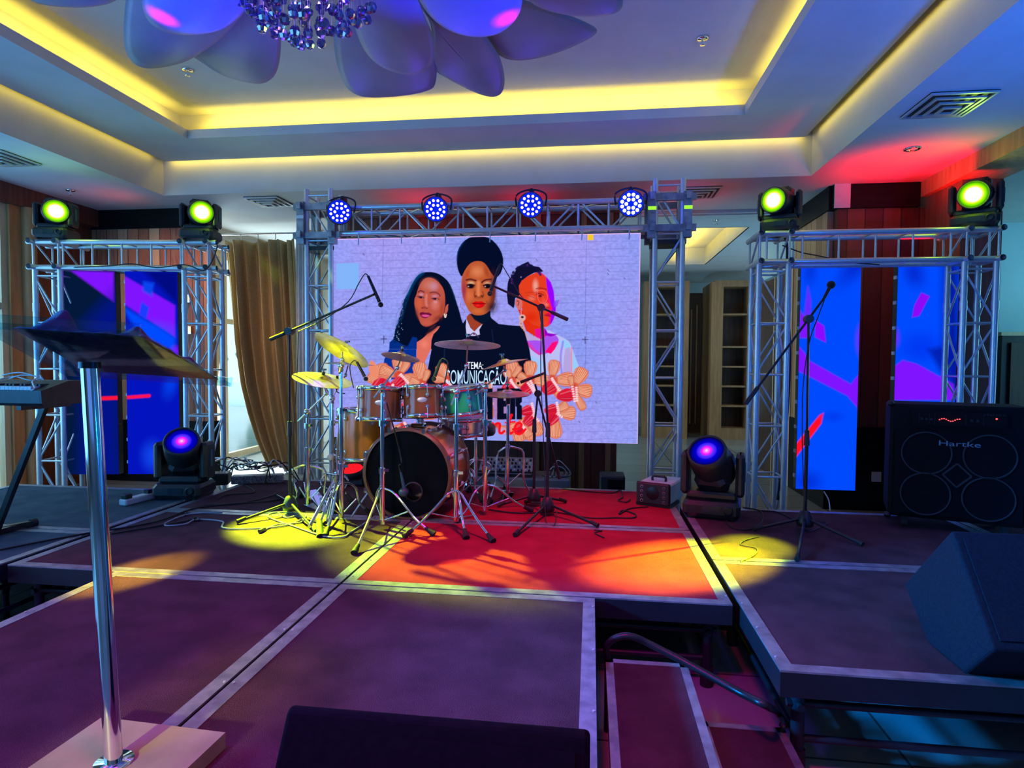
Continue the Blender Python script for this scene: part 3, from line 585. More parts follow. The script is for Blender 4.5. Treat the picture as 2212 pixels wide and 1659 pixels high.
# ------------------------------------------------------------------ painted LED pictures
def lin(c):
    c = np.asarray(c, float)/255.; return np.where(c <= .04045, c/12.92, ((c+.055)/1.055)**2.4)
class Canvas:
    """a lit LED surface: a vertex grid on the panel's own plane whose colours are the picture it shows"""
    def __init__(s, o, u, v, nx, ny):
        s.o, s.u, s.v, s.nx, s.ny = Vector(o), Vector(u), Vector(v), nx, ny
        a, b = np.meshgrid(np.linspace(0, 1, nx), np.linspace(0, 1, ny)); o_, u_, v_ = (np.array(q) for q in (s.o, s.u, s.v))
        s.P = o_+a[..., None]*u_+b[..., None]*v_
        q = s.P-np.array((0, 0, CZ)); z = q@np.array(CF); s.x = CW/2+FPX*(q@np.array(CR))/z; s.y = CH/2-FPX*(q@np.array(CU))/z
        s.c = np.zeros((ny, nx, 3))
    def fill(s, col): s.c[:] = lin(col)
    def _mix(s, sl, al, col, op): al = (al*op)[..., None]; s.c[sl] = s.c[sl]*(1-al)+lin(col)*al
    def _bb(s, x0, x1, y0, y1):
        my = (s.y.min(1) < y1) & (s.y.max(1) > y0); mx = (s.x.min(0) < x1) & (s.x.max(0) > x0)
        iy, ix = np.where(my)[0], np.where(mx)[0]
        if len(iy) == 0 or len(ix) == 0: return None
        return (slice(iy[0], iy[-1]+1), slice(ix[0], ix[-1]+1))
    def poly(s, pts, col, f=1.2, op=1.0, smooth=0, tf=None):
        p = np.array(pts, float)
        if tf: p = p/tf[2]+np.array(tf[:2]); f = max(.9, f/tf[2]*1.6)
        for _ in range(smooth):
            q = np.roll(p, -1, 0); p = np.stack([p*.75+q*.25, p*.25+q*.75], 1).reshape(-1, 2)
        sl = s._bb(p[:, 0].min()-f, p[:, 0].max()+f, p[:, 1].min()-f, p[:, 1].max()+f)
        if sl is None: return
        X, Y = s.x[sl], s.y[sl]; d2 = np.full(X.shape, 1e9); ins = np.zeros(X.shape, bool); n = len(p)
        for i in range(n):
            ax, ay = p[i]; bx, by = p[(i+1) % n]; ex, ey = bx-ax, by-ay; L = ex*ex+ey*ey+1e-9
            t = np.clip(((X-ax)*ex+(Y-ay)*ey)/L, 0, 1); d2 = np.minimum(d2, (X-ax-t*ex)**2+(Y-ay-t*ey)**2)
            if ay != by: c = ((ay > Y) != (by > Y)) & (X < (bx-ax)*(Y-ay)/(by-ay)+ax); ins ^= c
        d = np.sqrt(d2); d = np.where(ins, -d, d); s._mix(sl, np.clip(.5-d/f, 0, 1), col, op)
    def line(s, pts, wd, col, op=1.0, f=1.0, tf=None, smooth=True):
        p = np.array(pts, float)
        if tf: p = p/tf[2]+np.array(tf[:2]); wd = wd/tf[2]; f = max(.8, f/tf[2]*1.6)
        if smooth and len(p) > 2:
            for _ in range(2):
                q = [p[0]]
                for i in range(len(p)-1): q += [p[i]*.75+p[i+1]*.25, p[i]*.25+p[i+1]*.75]
                p = np.array(q+[p[-1]])
        sl = s._bb(p[:, 0].min()-wd-f, p[:, 0].max()+wd+f, p[:, 1].min()-wd-f, p[:, 1].max()+wd+f)
        if sl is None: return
        X, Y = s.x[sl], s.y[sl]; d2 = np.full(X.shape, 1e9)
        for i in range(len(p)-1):
            ax, ay = p[i]; ex, ey = p[i+1]-p[i]; L = ex*ex+ey*ey+1e-9
            t = np.clip(((X-ax)*ex+(Y-ay)*ey)/L, 0, 1); d2 = np.minimum(d2, (X-ax-t*ex)**2+(Y-ay-t*ey)**2)
        s._mix(sl, np.clip(.5-(np.sqrt(d2)-wd/2)/f, 0, 1), col, op)
    def blob(s, c, r, col, op=1.0, hard=0.0, ang=0, tf=None):
        c = np.array(c, float); r = np.array(r, float)*np.ones(2)
        if tf: c = c/tf[2]+np.array(tf[:2]); r = r/tf[2]
        R = r.max()*1.6; sl = s._bb(c[0]-R, c[0]+R, c[1]-R, c[1]+R)
        if sl is None: return
        dx, dy = s.x[sl]-c[0], s.y[sl]-c[1]; a = math.radians(ang); ex, ey = dx*math.cos(a)+dy*math.sin(a), -dx*math.sin(a)+dy*math.cos(a)
        d = np.sqrt((ex/r[0])**2+(ey/r[1])**2); al = np.clip((1.25-d)/(1.25-hard), 0, 1) if hard < 1 else np.clip((1-d)*r.min()+.5, 0, 1)
        if hard < 1: al = al*al*(3-2*al)
        s._mix(sl, al, col, op)
    def build(s, name, m, parent):
        nx, ny = s.nx, s.ny; me = bpy.data.meshes.new(name); Mi = np.array(rootm(parent).inverted()); P = s.P.reshape(-1, 3)@Mi[:3, :3].T+Mi[:3, 3]
        i, j = np.meshgrid(np.arange(nx-1), np.arange(ny-1)); a = (j*nx+i).ravel(); F = np.stack([a, a+1, a+nx+1, a+nx], 1)
        me.vertices.add(len(P)); me.vertices.foreach_set('co', P.ravel().astype(np.float32)); me.loops.add(F.size); me.loops.foreach_set('vertex_index', F.ravel().astype(np.int32))
        me.polygons.add(len(F)); me.polygons.foreach_set('loop_start', (np.arange(len(F))*4).astype(np.int32)); me.update(calc_edges=True)
        at = me.color_attributes.new('Col', 'FLOAT_COLOR', 'POINT'); at.data.foreach_set('color', np.concatenate([s.c.reshape(-1, 3), np.ones((len(P), 1))], 1).ravel().astype(np.float32))
        me.materials.append(m); o = bpy.data.objects.new(name, me); C.objects.link(o); o.parent = parent; return o
LEDM = emi_attr('led_picture', 1.0)
# ------------------------------------------------------------------ the video wall and its picture
def video_wall():
    Y = 5.64; a = A(722.5, 516, Y); b = A(1384, 503, Y); c = A(1377, 960, Y); xl, xr, zt, zb = a.x-.01, b.x, (a.z+b.z)/2, c.z+.005
    t = thing('video_wall', 'big LED video wall showing three women, flowers and lettering', 'screen', ((xl+xr)/2, Y, zb))
    cw, chh = (xr-xl)/6, (zt-zb)/4
    for i in range(6):
        for j in range(4):
            x, z = xl+i*cw, zb+j*chh
            MB().bb(x+.002, x+cw-.002, Y+.006, Y+.085, z+.002, z+chh-.002).build('screen_cabinet', BLKM, t)
    K = Canvas((xl, Y, zb), (xr-xl, 0, 0), (0, 0, zt-zb), 760, 520); K.fill((158, 156, 242))
    r = np.random.RandomState(3); nz = r.rand(130, 190); iy = np.linspace(0, 129, 520).astype(int); ix = np.linspace(0, 189, 760).astype(int)
    nz = nz[iy][:, ix]; nz = (nz+np.roll(nz, 2, 0)+np.roll(nz, 2, 1)+np.roll(nz, -2, 1))/4
    K.c *= (.86+.28*nz)[..., None]; K.c[..., 0] *= (.93+.16*np.sin(K.x/60)*np.cos(K.y/80))
    bgm = K.c.copy()
    # brick pattern of the picture's backdrop
    for k in range(30):
        y = 532+k*16.4; r2 = np.random.RandomState(50+k); x = 724+r2.randint(0, 50)
        while x < 1380:
            L = r2.randint(40, 150); K.line([(x, y-(x-724)*.018), (x+L, y-(x+L-724)*.018)], 1.3, (120, 112, 205), .55); x += L+r2.randint(6, 26)
        for x in range(740+(k % 2)*22+r2.randint(0, 9), 1380, 47):
            if r2.rand() < .5: K.line([(x, y-(x-724)*.018), (x, y+15-(x-724)*.018)], 1.0, (128, 122, 214), .4)
    # cabinet seams
    for x0, y0, y1 in ((828, 514, 690), (1267, 505, 700), (1267, 705, 800), (1056, 512, 960), (938, 700, 760)): K.line([(x0, y0), (x0-3, y1)], 1.2, (96, 88, 180), .6)
    for x0, x1 in ((752, 790), (1150, 1380), (812, 848)): K.line([(x0, 735), (x1, 733-(x1-x0)*.01)], 1.2, (90, 84, 170), .5)
    for x, y in ((829, 732), (1264, 733), (1152, 732)): K.line([(x-6, y), (x+6, y)], 1.6, (60, 50, 90)); K.line([(x, y-6), (x, y+9)], 1.6, (60, 50, 90))
    for x, y, s_ in ((784, 548, 3), (1158, 560, 3), (1312, 582, 4), (1312, 590, 3), (790, 660, 3), (1250, 910, 3), (1286, 868, 3), (1348, 600, 2)): K.line([(x, y), (x+s_, y+s_)], 1.4, (90, 80, 130))
    K.poly([(726, 569), (775, 568), (776, 624), (727, 625)], (130, 180, 250), 1)
    K.poly([(1269, 505), (1282, 505), (1282, 519), (1269, 519)], (245, 200, 50), 1)
    # ---- woman on the right
    T = (1080, 550, 6.38)
    K.poly([(350, 1060), (460, 1130), (570, 1180), (640, 1020), (780, 1100), (900, 1160), (960, 1200), (1000, 1300), (1040, 1420), (1090, 1540), (1120, 1659), (300, 1659), (380, 1420), (350, 1300)], (186, 190, 245), 2, smooth=1, tf=T)
    K.poly([(350, 1200), (420, 1300), (520, 1380), (640, 1370), (760, 1300), (820, 1190), (780, 1110), (650, 1080), (560, 1170), (450, 1140), (360, 1120)], (170, 80, 240), 4, smooth=1, tf=T)
    K.poly([(350, 1210), (430, 1310), (540, 1390), (580, 1370), (480, 1300), (400, 1200)], (215, 60, 190), 3, tf=T)
    K.poly([(620, 1340), (700, 1370), (760, 1300), (800, 1190), (720, 1210)], (255, 10, 120), 3, tf=T)
    K.poly([(820, 1190), (900, 1170), (960, 1230), (1000, 1330), (1060, 1480), (1110, 1659), (1010, 1659), (960, 1400), (900, 1300)], (150, 205, 250), 4, tf=T)
    K.poly([(900, 1300), (960, 1270), (985, 1400), (985, 1659), (860, 1659), (880, 1450)], (180, 165, 225), 4, tf=T); K.line([(985, 1280), (990, 1650)], 18, (245, 130, 170), .9, tf=T)
    K.poly([(420, 1390), (600, 1480), (560, 1659), (430, 1659)], (150, 200, 255), 8, .8, tf=T); K.line([(870, 1200), (830, 1400), (850, 1640)], 30, (140, 110, 240), .7, 6, tf=T)
    K.poly([(350, 1060), (350, 1190), (470, 1180), (600, 1190), (560, 1150), (450, 1120)], (185, 165, 215), 3, tf=T)
    K.poly([(230, 720), (300, 880), (360, 1050), (470, 1120), (570, 1170), (620, 1110), (650, 1090), (600, 1000), (500, 900)], (225, 45, 20), 3, tf=T)          # neck
    K.poly([(480, 1030), (590, 1010), (650, 1060), (640, 1120), (570, 1165), (500, 1140)], (235, 10, 160), 8, tf=T); K.poly([(610, 1000), (660, 1080), (800, 1100), (700, 1130), (620, 1110)], (150, 0, 200), 4, tf=T)
    K.poly([(480, 250), (560, 240), (620, 290), (700, 380), (740, 500), (750, 640), (770, 720), (760, 820), (720, 930), (660, 990), (590, 1005), (480, 980), (400, 930), (330, 850), (300, 740), (250, 560), (240, 420), (340, 320)], (228, 62, 30), 3, smooth=1, tf=T)  # face
    K.poly([(540, 245), (600, 270), (640, 380), (650, 500), (640, 640), (690, 700), (650, 800), (680, 900), (640, 1000), (740, 900), (770, 780), (750, 600), (700, 380)], (255, 10, 90), 10, .9, tf=T)
    K.poly([(640, 300), (700, 380), (742, 500), (750, 640), (772, 720), (760, 830), (720, 930), (690, 980), (700, 860), (720, 740), (690, 640), (660, 520), (640, 400)], (150, 0, 255), 8, tf=T)
    K.blob((490, 430), (50, 110), (235, 175, 160), .85, tf=T); K.blob((440, 600), (70, 50), (240, 130, 110), .6, tf=T); K.blob((430, 860), (130, 90), (225, 35, 5), .8, tf=T); K.blob((600, 640), (40, 70), (255, 90, 80), .5, tf=T)
    K.line([(500, 470), (560, 455), (640, 480)], 16, (150, 20, 30), .8, 4, tf=T); K.line([(500, 545), (550, 530), (600, 560)], 10, (90, 10, 30), tf=T); K.blob((555, 570), (26, 22), (60, 5, 40), .9, .5, tf=T)
    K.line([(340, 530), (430, 515), (520, 520)], 5, (150, 40, 30), tf=T); K.line([(370, 560), (520, 610)], 5, (150, 50, 40), tf=T)
    K.line([(520, 500), (600, 485), (655, 540), (650, 640), (590, 680), (530, 640), (515, 560), (520, 500)], 5, (240, 130, 130), .9, tf=T)
    K.line([(750, 550), (820, 570), (830, 620), (800, 700), (770, 720)], 6, (200, 110, 210), tf=T); K.poly([(740, 640), (820, 620), (790, 710), (740, 730)], (125, 60, 245), 3, .7, tf=T)
    K.blob((640, 690), (36, 30), (255, 130, 130), .8, tf=T); K.blob((660, 735), (40, 12), (120, 0, 60), .8, tf=T)
    K.blob((660, 830), (50, 26), (200, 10, 60), .9, .4, tf=T); K.line([(610, 835), (700, 850)], 7, (120, 0, 60), tf=T); K.blob((610, 940), (60, 40), (255, 60, 50), .7, tf=T)
    K.poly([(390, 95), (420, 140), (480, 160), (540, 170), (600, 230), (560, 240), (470, 250), (380, 300), (300, 360), (260, 430), (270, 560), (210, 600), (200, 700), (190, 740), (110, 680), (95, 560), (105, 400), (120, 340), (200, 260), (230, 180), (310, 130)], (14, 14, 46), 4, tf=T)  # hair
    r3 = np.random.RandomState(9)
    for k in range(26): an = r3.uniform(2.9, 6.0); K.blob((365+215*math.cos(an)*.95, 345+200*math.sin(an)), (r3.uniform(14, 26)), (20, 16, 60) if k % 4 else (70, 30, 120), .95, .6, tf=T)
    K.blob((290, 310), 12, (170, 150, 190), .9, tf=T)
    K.poly([(210, 620), (250, 590), (300, 620), (315, 690), (290, 760), (250, 760), (210, 700)], (215, 110, 105), 3, smooth=1, tf=T); K.line([(235, 640), (265, 640), (250, 700)], 12, (120, 30, 30), .9, 4, tf=T)
    K.line([(290, 770), (292, 830)], 5, (230, 200, 200), tf=T); K.blob((308, 870), (46, 46), (225, 170, 160), 1, 1, tf=T); K.blob((308, 862), (20, 16), (60, 20, 50), 1, 1, tf=T)
    K.line([(300, 920), (280, 960), (310, 1000), (330, 1080), (345, 1160)], 44, (220, 160, 155), 1, 4, tf=T)
    for k in range(5): K.blob((290+k*13, 950+k*42), (10, 12), (110, 50, 70), .9, tf=T)
    # ---- woman on the left
    T = (830, 570, 9.217); N = (4, 14, 40)
    for p in (((560, 330), (500, 400), (460, 520), (380, 600)), ((430, 700), (340, 760), (360, 840), (270, 900)), ((350, 860), (260, 940), (240, 1080)), ((330, 1100), (230, 1200), (240, 1350)), ((270, 1240), (180, 1400), (150, 1440))): K.line(p, 7, (60, 80, 130), .7, 6, tf=T)
    K.poly([(770, 165), (990, 160), (1150, 230), (1290, 360), (1380, 560), (1450, 800), (1500, 960), (1540, 1130), (1600, 1230), (1659, 1290), (1659, 1700), (100, 1700), (110, 1560), (200, 1480), (215, 1300), (290, 1150), (370, 1000), (380, 850), (400, 700), (480, 560), (560, 380), (660, 230)], N, 5, smooth=1, tf=T)
    K.line([(760, 175), (640, 270), (540, 430), (470, 600), (390, 800), (340, 1030), (250, 1230)], 40, (0, 85, 150), .75, 50, tf=T); K.line([(1300, 400), (1420, 720), (1500, 980), (1560, 1180)], 14, (0, 60, 90), .6, 16, tf=T)
    for k in range(14): K.blob((250+r3.uniform(-40, 130), 1130+k*30), r3.uniform(8, 17), (140, 170, 235), .8, .5, tf=T)
    K.poly([(100, 1700), (105, 1560), (190, 1500), (330, 1590), (450, 1640), (560, 1450), (650, 1470), (670, 1560), (640, 1700)], (4, 46, 135), 6, tf=T)
    K.poly([(100, 1700), (640, 1700), (640, 2100), (480, 2300), (-60, 2300), (0, 1900)], (4, 50, 150), 6, tf=T); K.poly([(330, 1570), (560, 1450), (470, 1640)], N, 14, tf=T)
    K.poly([(1110, 1240), (1060, 1320), (980, 1400), (940, 1520), (930, 1700), (760, 2050), (560, 2250), (640, 1900), (650, 1560), (760, 1490), (860, 1400), (960, 1330), (1060, 1240)], (226, 112, 96), 5, tf=T); K.blob((930, 1340), (60, 170), (150, 60, 50), .6, ang=40, tf=T); K.blob((800, 1600), (90, 100), (245, 135, 115), .7, tf=T)
    K.poly([(900, 265), (1000, 300), (1090, 370), (1160, 460), (1200, 560), (1212, 700), (1205, 850), (1180, 1000), (1110, 1110), (1000, 1190), (880, 1250), (800, 1250), (730, 1200), (690, 1100), (640, 960), (600, 820), (600, 700), (640, 620), (670, 500), (720, 390), (800, 290)], (190, 84, 66), 6, smooth=1, tf=T)
    K.blob((900, 420), (190, 150), (205, 120, 105), .9, tf=T); K.blob((990, 450), (110, 110), (200, 150, 185), .55, tf=T); K.blob((700, 800), (90, 150), (215, 95, 60), .8, tf=T); K.blob((1010, 820), (110, 130), (214, 118, 108), .9, tf=T); K.blob((1020, 760), (60, 40), (225, 155, 175), .6, tf=T)
    K.blob((1150, 900), (60, 250), (170, 66, 40), .8, ang=10, tf=T); K.blob((850, 1170), (120, 70), (205, 92, 76), .8, tf=T); K.blob((1060, 1080), (150, 60), (120, 40, 36), .7, ang=-35, tf=T); K.blob((660, 980), (40, 160), (140, 60, 60), .7, ang=-15, tf=T)
    K.line([(680, 560), (720, 525), (790, 560)], 22, (70, 20, 50), .9, 8, tf=T); K.line([(910, 575), (1000, 555), (1080, 590), (1110, 640)], 20, (90, 30, 60), .9, 8, tf=T)
    K.blob((740, 610), (60, 36), (205, 150, 185), .8, tf=T); K.blob((1010, 640), (80, 36), (200, 140, 175), .8, tf=T)
    for ex, ey in ((730, 668), (1010, 698)): K.blob((ex, ey), (62, 22), (60, 20, 60), .95, .5, 6, tf=T); K.blob((ex+6, ey+1), (20, 15), (12, 8, 40), 1, .7, tf=T); K.blob((ex+38, ey+4), (10, 8), (210, 190, 220), .8, .6, tf=T)
    K.line([(650, 650), (720, 640), (790, 680)], 10, (30, 10, 40), .9, tf=T); K.line([(940, 690), (1020, 672), (1100, 710)], 10, (30, 10, 40), .9, tf=T)
    K.line([(840, 620), (830, 760), (850, 850)], 44, (222, 128, 120), .8, 24, tf=T); K.blob((810, 870), (90, 34), (150, 48, 44), .8, tf=T); K.blob((760, 880), (26, 16), (60, 10, 20), .9, tf=T); K.blob((850, 888), (22, 14), (70, 12, 24), .8, tf=T)
    K.poly([(700, 975), (760, 955), (830, 975), (880, 965), (955, 1010), (900, 1050), (840, 1085), (770, 1080), (720, 1040)], (120, 14, 60), 4, smooth=1, tf=T); K.blob((825, 1032), (85, 30), (226, 80, 150), 1, .5, 3, tf=T); K.line([(710, 990), (820, 1005), (950, 1012)], 9, (70, 6, 34), tf=T)
    K.poly([(1280, 790), (1230, 830), (1210, 900), (1190, 1000), (1230, 1010), (1270, 930), (1270, 850)], (190, 90, 80), 4, smooth=1, tf=T); K.line([(1195, 1000), (1215, 1085), (1235, 1010)], 22, (235, 210, 200), tf=T)
    r8 = np.random.RandomState(31)
    for k in range(34):
        y = 640+k*26+r8.uniform(-8, 8); x = 470-(y-560)*.27+r8.uniform(-30, 30); K.line([(x, y), (x-r8.uniform(15, 50), y+30), (x+r8.uniform(-20, 20), y+60), (x-r8.uniform(20, 60), y+95)], 14, N if k % 3 else (0, 40, 80), .9, 5, tf=T)
    for k in range(16):
        y = 820+k*30+r8.uniform(-8, 8); x = 1440+(y-760)*.26; K.line([(x-20, y), (x+r8.uniform(0, 24), y+24), (x-10, y+50), (x+r8.uniform(4, 22), y+74)], 14, N, .9, 5, tf=T)
    K.line([(790, 1235), (880, 1250), (980, 1200), (1090, 1120)], 16, (110, 38, 34), .6, 20, tf=T); K.line([(1120, 1100), (1100, 1180), (1020, 1270), (900, 1330), (760, 1370)], 60, N, .9, 30, tf=T)
    # ---- woman in the middle
    T = (970, 500, 6.914); N = (6, 14, 40)
    K.poly([(190, 1400), (250, 1310), (330, 1240), (600, 1240), (640, 1300), (740, 1380), (900, 1400), (1060, 1410), (1130, 1500), (1200, 1750), (1240, 2000), (1260, 2300), (-360, 2300), (-290, 1900), (-240, 1660), (-80, 1500)], N, 4, tf=T)
    K.poly([(325, 75), (550, 70), (680, 150), (780, 290), (818, 440), (790, 600), (720, 690), (640, 690), (190, 690), (135, 590), (110, 440), (130, 270), (210, 150)], (3, 12, 40), 5, smooth=1, tf=T)
    K.line([(220, 150), (130, 290), (115, 440)], 14, (0, 60, 130), .7, 16, tf=T)
    K.poly([(260, 1280), (300, 1230), (560, 1230), (600, 1300), (500, 1380), (440, 1460), (380, 1490), (320, 1430)], (160, 62, 40), 4, tf=T); K.poly([(310, 1230), (620, 1180), (620, 1300), (500, 1390), (380, 1320)], (5, 20, 45), 10, tf=T)
    K.poly([(260, 1300), (250, 1420), (260, 1530), (300, 1560), (380, 1560), (460, 1540), (450, 1470), (500, 1380), (440, 1430), (380, 1495), (320, 1440)], (205, 200, 242), 3, tf=T); K.line([(310, 1560), (370, 1500), (440, 1580)], 16, (70, 50, 100), tf=T); K.blob((372, 1530), (14, 18), (110, 50, 110), 1, .7, tf=T)
    K.poly([(190, 680), (230, 590), (290, 500), (350, 455), (430, 440), (510, 455), (570, 520), (620, 610), (690, 700), (700, 860), (690, 1000), (650, 1130), (580, 1210), (500, 1250), (400, 1255), (320, 1220), (260, 1130), (210, 1000), (180, 850)], (192, 88, 48), 5, smooth=1, tf=T)
    K.blob((420, 600), (130, 110), (226, 132, 88), .85, tf=T); K.blob((300, 960), (90, 120), (222, 112, 70), .8, tf=T); K.blob((225, 880), (45, 220), (150, 20, 80), .75, tf=T); K.blob((660, 880), (70, 330), (70, 18, 40), .9, tf=T); K.blob((640, 1130), (110, 140), (20, 14, 36), .9, ang=30, tf=T)
    K.blob((430, 1190), (110, 50), (214, 110, 56), .8, tf=T); K.blob((280, 620), (40, 120), (170, 60, 30), .5, ang=20, tf=T); K.blob((560, 600), (50, 120), (150, 50, 30), .6, ang=-20, tf=T)
    K.line([(260, 725), (320, 710), (400, 735)], 26, (70, 14, 30), .9, 8, tf=T); K.line([(490, 760), (540, 720), (630, 715)], 26, (70, 14, 30), .9, 8, tf=T)
    K.blob((330, 770), (60, 30), (228, 190, 150), .9, tf=T); K.blob((570, 775), (60, 30), (215, 170, 140), .9, tf=T)
    for ex in (322, 572): K.blob((ex, 818), (62, 38), (14, 8, 26), 1, .6, tf=T); K.blob((ex-32, 822), (12, 10), (200, 180, 190), .8, .5, tf=T)
    K.line([(440, 760), (435, 880), (440, 950)], 46, (232, 134, 84), .9, 26, tf=T); K.blob((400, 965), (30, 20), (80, 16, 14), .9, tf=T); K.blob((490, 965), (36, 22), (70, 12, 14), .9, tf=T); K.blob((445, 985), (80, 20), (130, 40, 24), .6, tf=T); K.line([(380, 880), (375, 950)], 12, (150, 60, 36), .6, 8, tf=T)
    K.poly([(345, 1070), (400, 1040), (440, 1050), (480, 1038), (545, 1075), (510, 1130), (440, 1150), (380, 1125)], (215, 12, 20), 4, smooth=1, tf=T); K.line([(345, 1072), (440, 1080), (550, 1076)], 9, (90, 0, 12), tf=T); K.blob((430, 1105), (50, 18), (250, 40, 36), .9, tf=T)
    K.line([(392, 900), (372, 950), (390, 985)], 12, (120, 40, 24), .8, 8, tf=T); K.line([(500, 900), (522, 950), (500, 985)], 12, (110, 34, 24), .8, 8, tf=T); K.line([(345, 1040), (320, 1090)], 9, (140, 60, 36), .5, 8, tf=T); K.line([(556, 1040), (580, 1090)], 9, (90, 30, 26), .6, 8, tf=T)
    K.line([(262, 800), (322, 782), (388, 806)], 12, (12, 6, 20), 1, 5, tf=T); K.line([(508, 806), (572, 782), (640, 800)], 12, (12, 6, 20), 1, 5, tf=T)
    K.line([(180, 1050), (165, 1100), (200, 1160), (235, 1180), (225, 1220)], 7, (120, 100, 110), tf=T); K.line([(680, 1035), (715, 1080), (680, 1160), (670, 1220), (690, 1150)], 8, (150, 130, 150), tf=T)
    K.line([(-60, 1659), (-90, 2200)], 12, (20, 40, 90), .8, 10, tf=T); K.line([(640, 1470), (660, 1659)], 10, (30, 40, 80), .6, 10, tf=T)
    # ---- flowers
    T = (760, 760, 4.174); r4 = np.random.RandomState(21)
    def petal(cx, cy, L, wd, ang, col=(236, 142, 112)):
        a = math.radians(ang); ux, uy = math.cos(a), math.sin(a); vx, vy = -uy, ux
        pr = [(0, .10), (.25, .26), (.55, .46), (.8, .5), (.95, .36), (1, .12), (1, -.12), (.95, -.36), (.8, -.5), (.55, -.46), (.25, -.26), (0, -.10)]
        P = [(cx+ux*L*t+vx*wd*h, cy+uy*L*t+vy*wd*h) for t, h in pr]
        K.poly(P, col, 5, tf=T); K.line(P+[P[0]], 6, (190, 84, 56), .6, 5, tf=T, smooth=False)
        for k in range(-3, 4):
            h = k/8; K.line([(cx+ux*L*.12+vx*wd*h*.35, cy+uy*L*.12+vy*wd*h*.35), (cx+ux*L*.6+vx*wd*h*.95, cy+uy*L*.6+vy*wd*h*.95), (cx+ux*L*.95+vx*wd*h*.95, cy+uy*L*.95+vy*wd*h*.95)], 6, (188, 74, 44), .85, 4, tf=T)
            if k < 3: h = (k+.5)/8; K.line([(cx+ux*L*.3+vx*wd*h*.6, cy+uy*L*.3+vy*wd*h*.6), (cx+ux*L*.92+vx*wd*h, cy+uy*L*.92+vy*wd*h)], 6, (255, 196, 160), .85, 4, tf=T)
        K.blob((cx+ux*L*.12, cy+uy*L*.12), L*.2, (225, 50, 40), .7, tf=T)
    def bell(cx, cy, r, ang):
        a = math.radians(ang); ux, uy = math.cos(a), math.sin(a); vx, vy = -uy, ux
        K.poly([(cx-ux*r+vx*r*.5, cy-uy*r+vy*r*.5), (cx+ux*r*.6+vx*r*.95, cy+uy*r*.6+vy*r*.95), (cx+ux*r*.6-vx*r*.95, cy+uy*r*.6-vy*r*.95), (cx-ux*r-vx*r*.5, cy-uy*r-vy*r*.5), (cx-ux*r*1.25, cy-uy*r*1.25)], (218, 24, 56), 6, smooth=2, tf=T)
        for k in range(7): s2 = r4.uniform(-.8, .8)*r; K.line([(cx-ux*r*.7+vx*s2*.6, cy-uy*r*.7+vy*s2*.6), (cx+ux*r*.5+vx*s2, cy+uy*r*.5+vy*s2)], 5, (245, 110, 130) if k % 2 else (150, 8, 40), .7, 5, tf=T)
        for k in range(-3, 4): K.blob((cx+ux*r*.75+vx*k*r*.28, cy+uy*r*.75+vy*k*r*.28), (14, 9), (250, 205, 215), 1, .6, ang, tf=T)
    fl = [(300, 300, 160, 60, [(-150, 170, 110), (-100, 190, 120)]), (430, 220, 60, 120, [(-95, 170, 110), (-60, 150, 70), (-160, 180, 110), (15, 150, 110)]), (640, 300, 60, 90, [(-100, 200, 130), (-70, 140, 60), (-160, 120, 90)]), (870, 260, 50, 60, [(-120, 160, 110), (-170, 130, 80)]),
          (1430, 260, 60, 120, [(-82, 170, 120), (-55, 150, 60), (10, 170, 110), (-110, 100, 80)]), (1600, 260, 60, 120, [(-85, 170, 120), (0, 170, 120), (-150, 110, 70)]), (1800, 260, 70, 110, [(-80, 180, 110), (-5, 190, 130), (60, 170, 90)]),
          (1990, 330, 70, 190, [(-60, 200, 130), (10, 170, 130), (62, 210, 80), (-100, 110, 60)]), (1620, 560, 70, 60, [(70, 200, 120), (95, 230, 110), (130, 140, 100)]), (1830, 540, 70, 20, [(5, 180, 130), (88, 230, 120), (-30, 130, 90)]), (1530, 640, 50, 90, [(100, 170, 110), (150, 150, 110), (60, 140, 90)]),
          (480, 640, 50, 90, [(100, 150, 90), (140, 150, 90)]), (350, 640, 50, 90, [(100, 170, 90), (150, 120, 90)]), (1290, 660, 40, 90, [(150, 130, 90), (30, 130, 80)]), (650, 600, 40, 60, [(-20, 110, 80)]), (1230, 400, 50, 90, [(90, 200, 100), (-90, 120, 80)])]
    for cx, cy, r, ang, ps in fl:
        for (a, L, wd) in ps: petal(cx, cy, L*1.05, wd, a)
        if r >= 50: bell(cx-15, cy+55, r, ang-180 if ang < 0 else ang*.3-60)
    for cx, cy, r, a in ((440, 270, 60, -40), (1430, 330, 60, -40), (1580, 350, 62, -35), (1800, 330, 70, -35), (1940, 390, 80, -10), (1590, 530, 65, -15), (1810, 520, 65, -10), (340, 330, 40, 0), (470, 470, 40, -90), (1165, 320, 40, -60)): bell(cx, cy, r, a)
    K.poly([(180, 60), (150, 120), (160, 200), (230, 260), (250, 160)], (238, 140, 110), 5, smooth=1, tf=T)
    # dark block behind title and the lower lines
    K.poly([(1200, 330), (1440, 330), (1440, 610), (1200, 610)], (190, 60, 50), 20, .45, tf=T); K.poly([(1230, 690), (1400, 690), (1400, 830), (830, 830), (830, 700)], (150, 165, 240), 20, .6, tf=T)
    D = (8, 12, 34)
    def rect(x0, y0, x1, y1, c=D): K.poly([(x0, y0), (x1, y0), (x1, y1), (x0, y1)], c, 4, tf=T)
    # H  (partly hidden), E, R
    rect(1130, 330, 1180, 610); rect(1215, 330, 1270, 610); rect(1170, 440, 1230, 500)
    rect(1310, 330, 1370, 610); rect(1310, 330, 1410, 385); rect(1310, 440, 1400, 495); rect(1310, 555, 1410, 610)
    rect(1425, 330, 1475, 610); K.poly([(1425, 330), (1510, 330), (1535, 350), (1535, 450), (1515, 470), (1535, 490), (1535, 610), (1485, 610), (1485, 500), (1475, 490), (1475, 380), (1425, 380)], D, 4, tf=T)
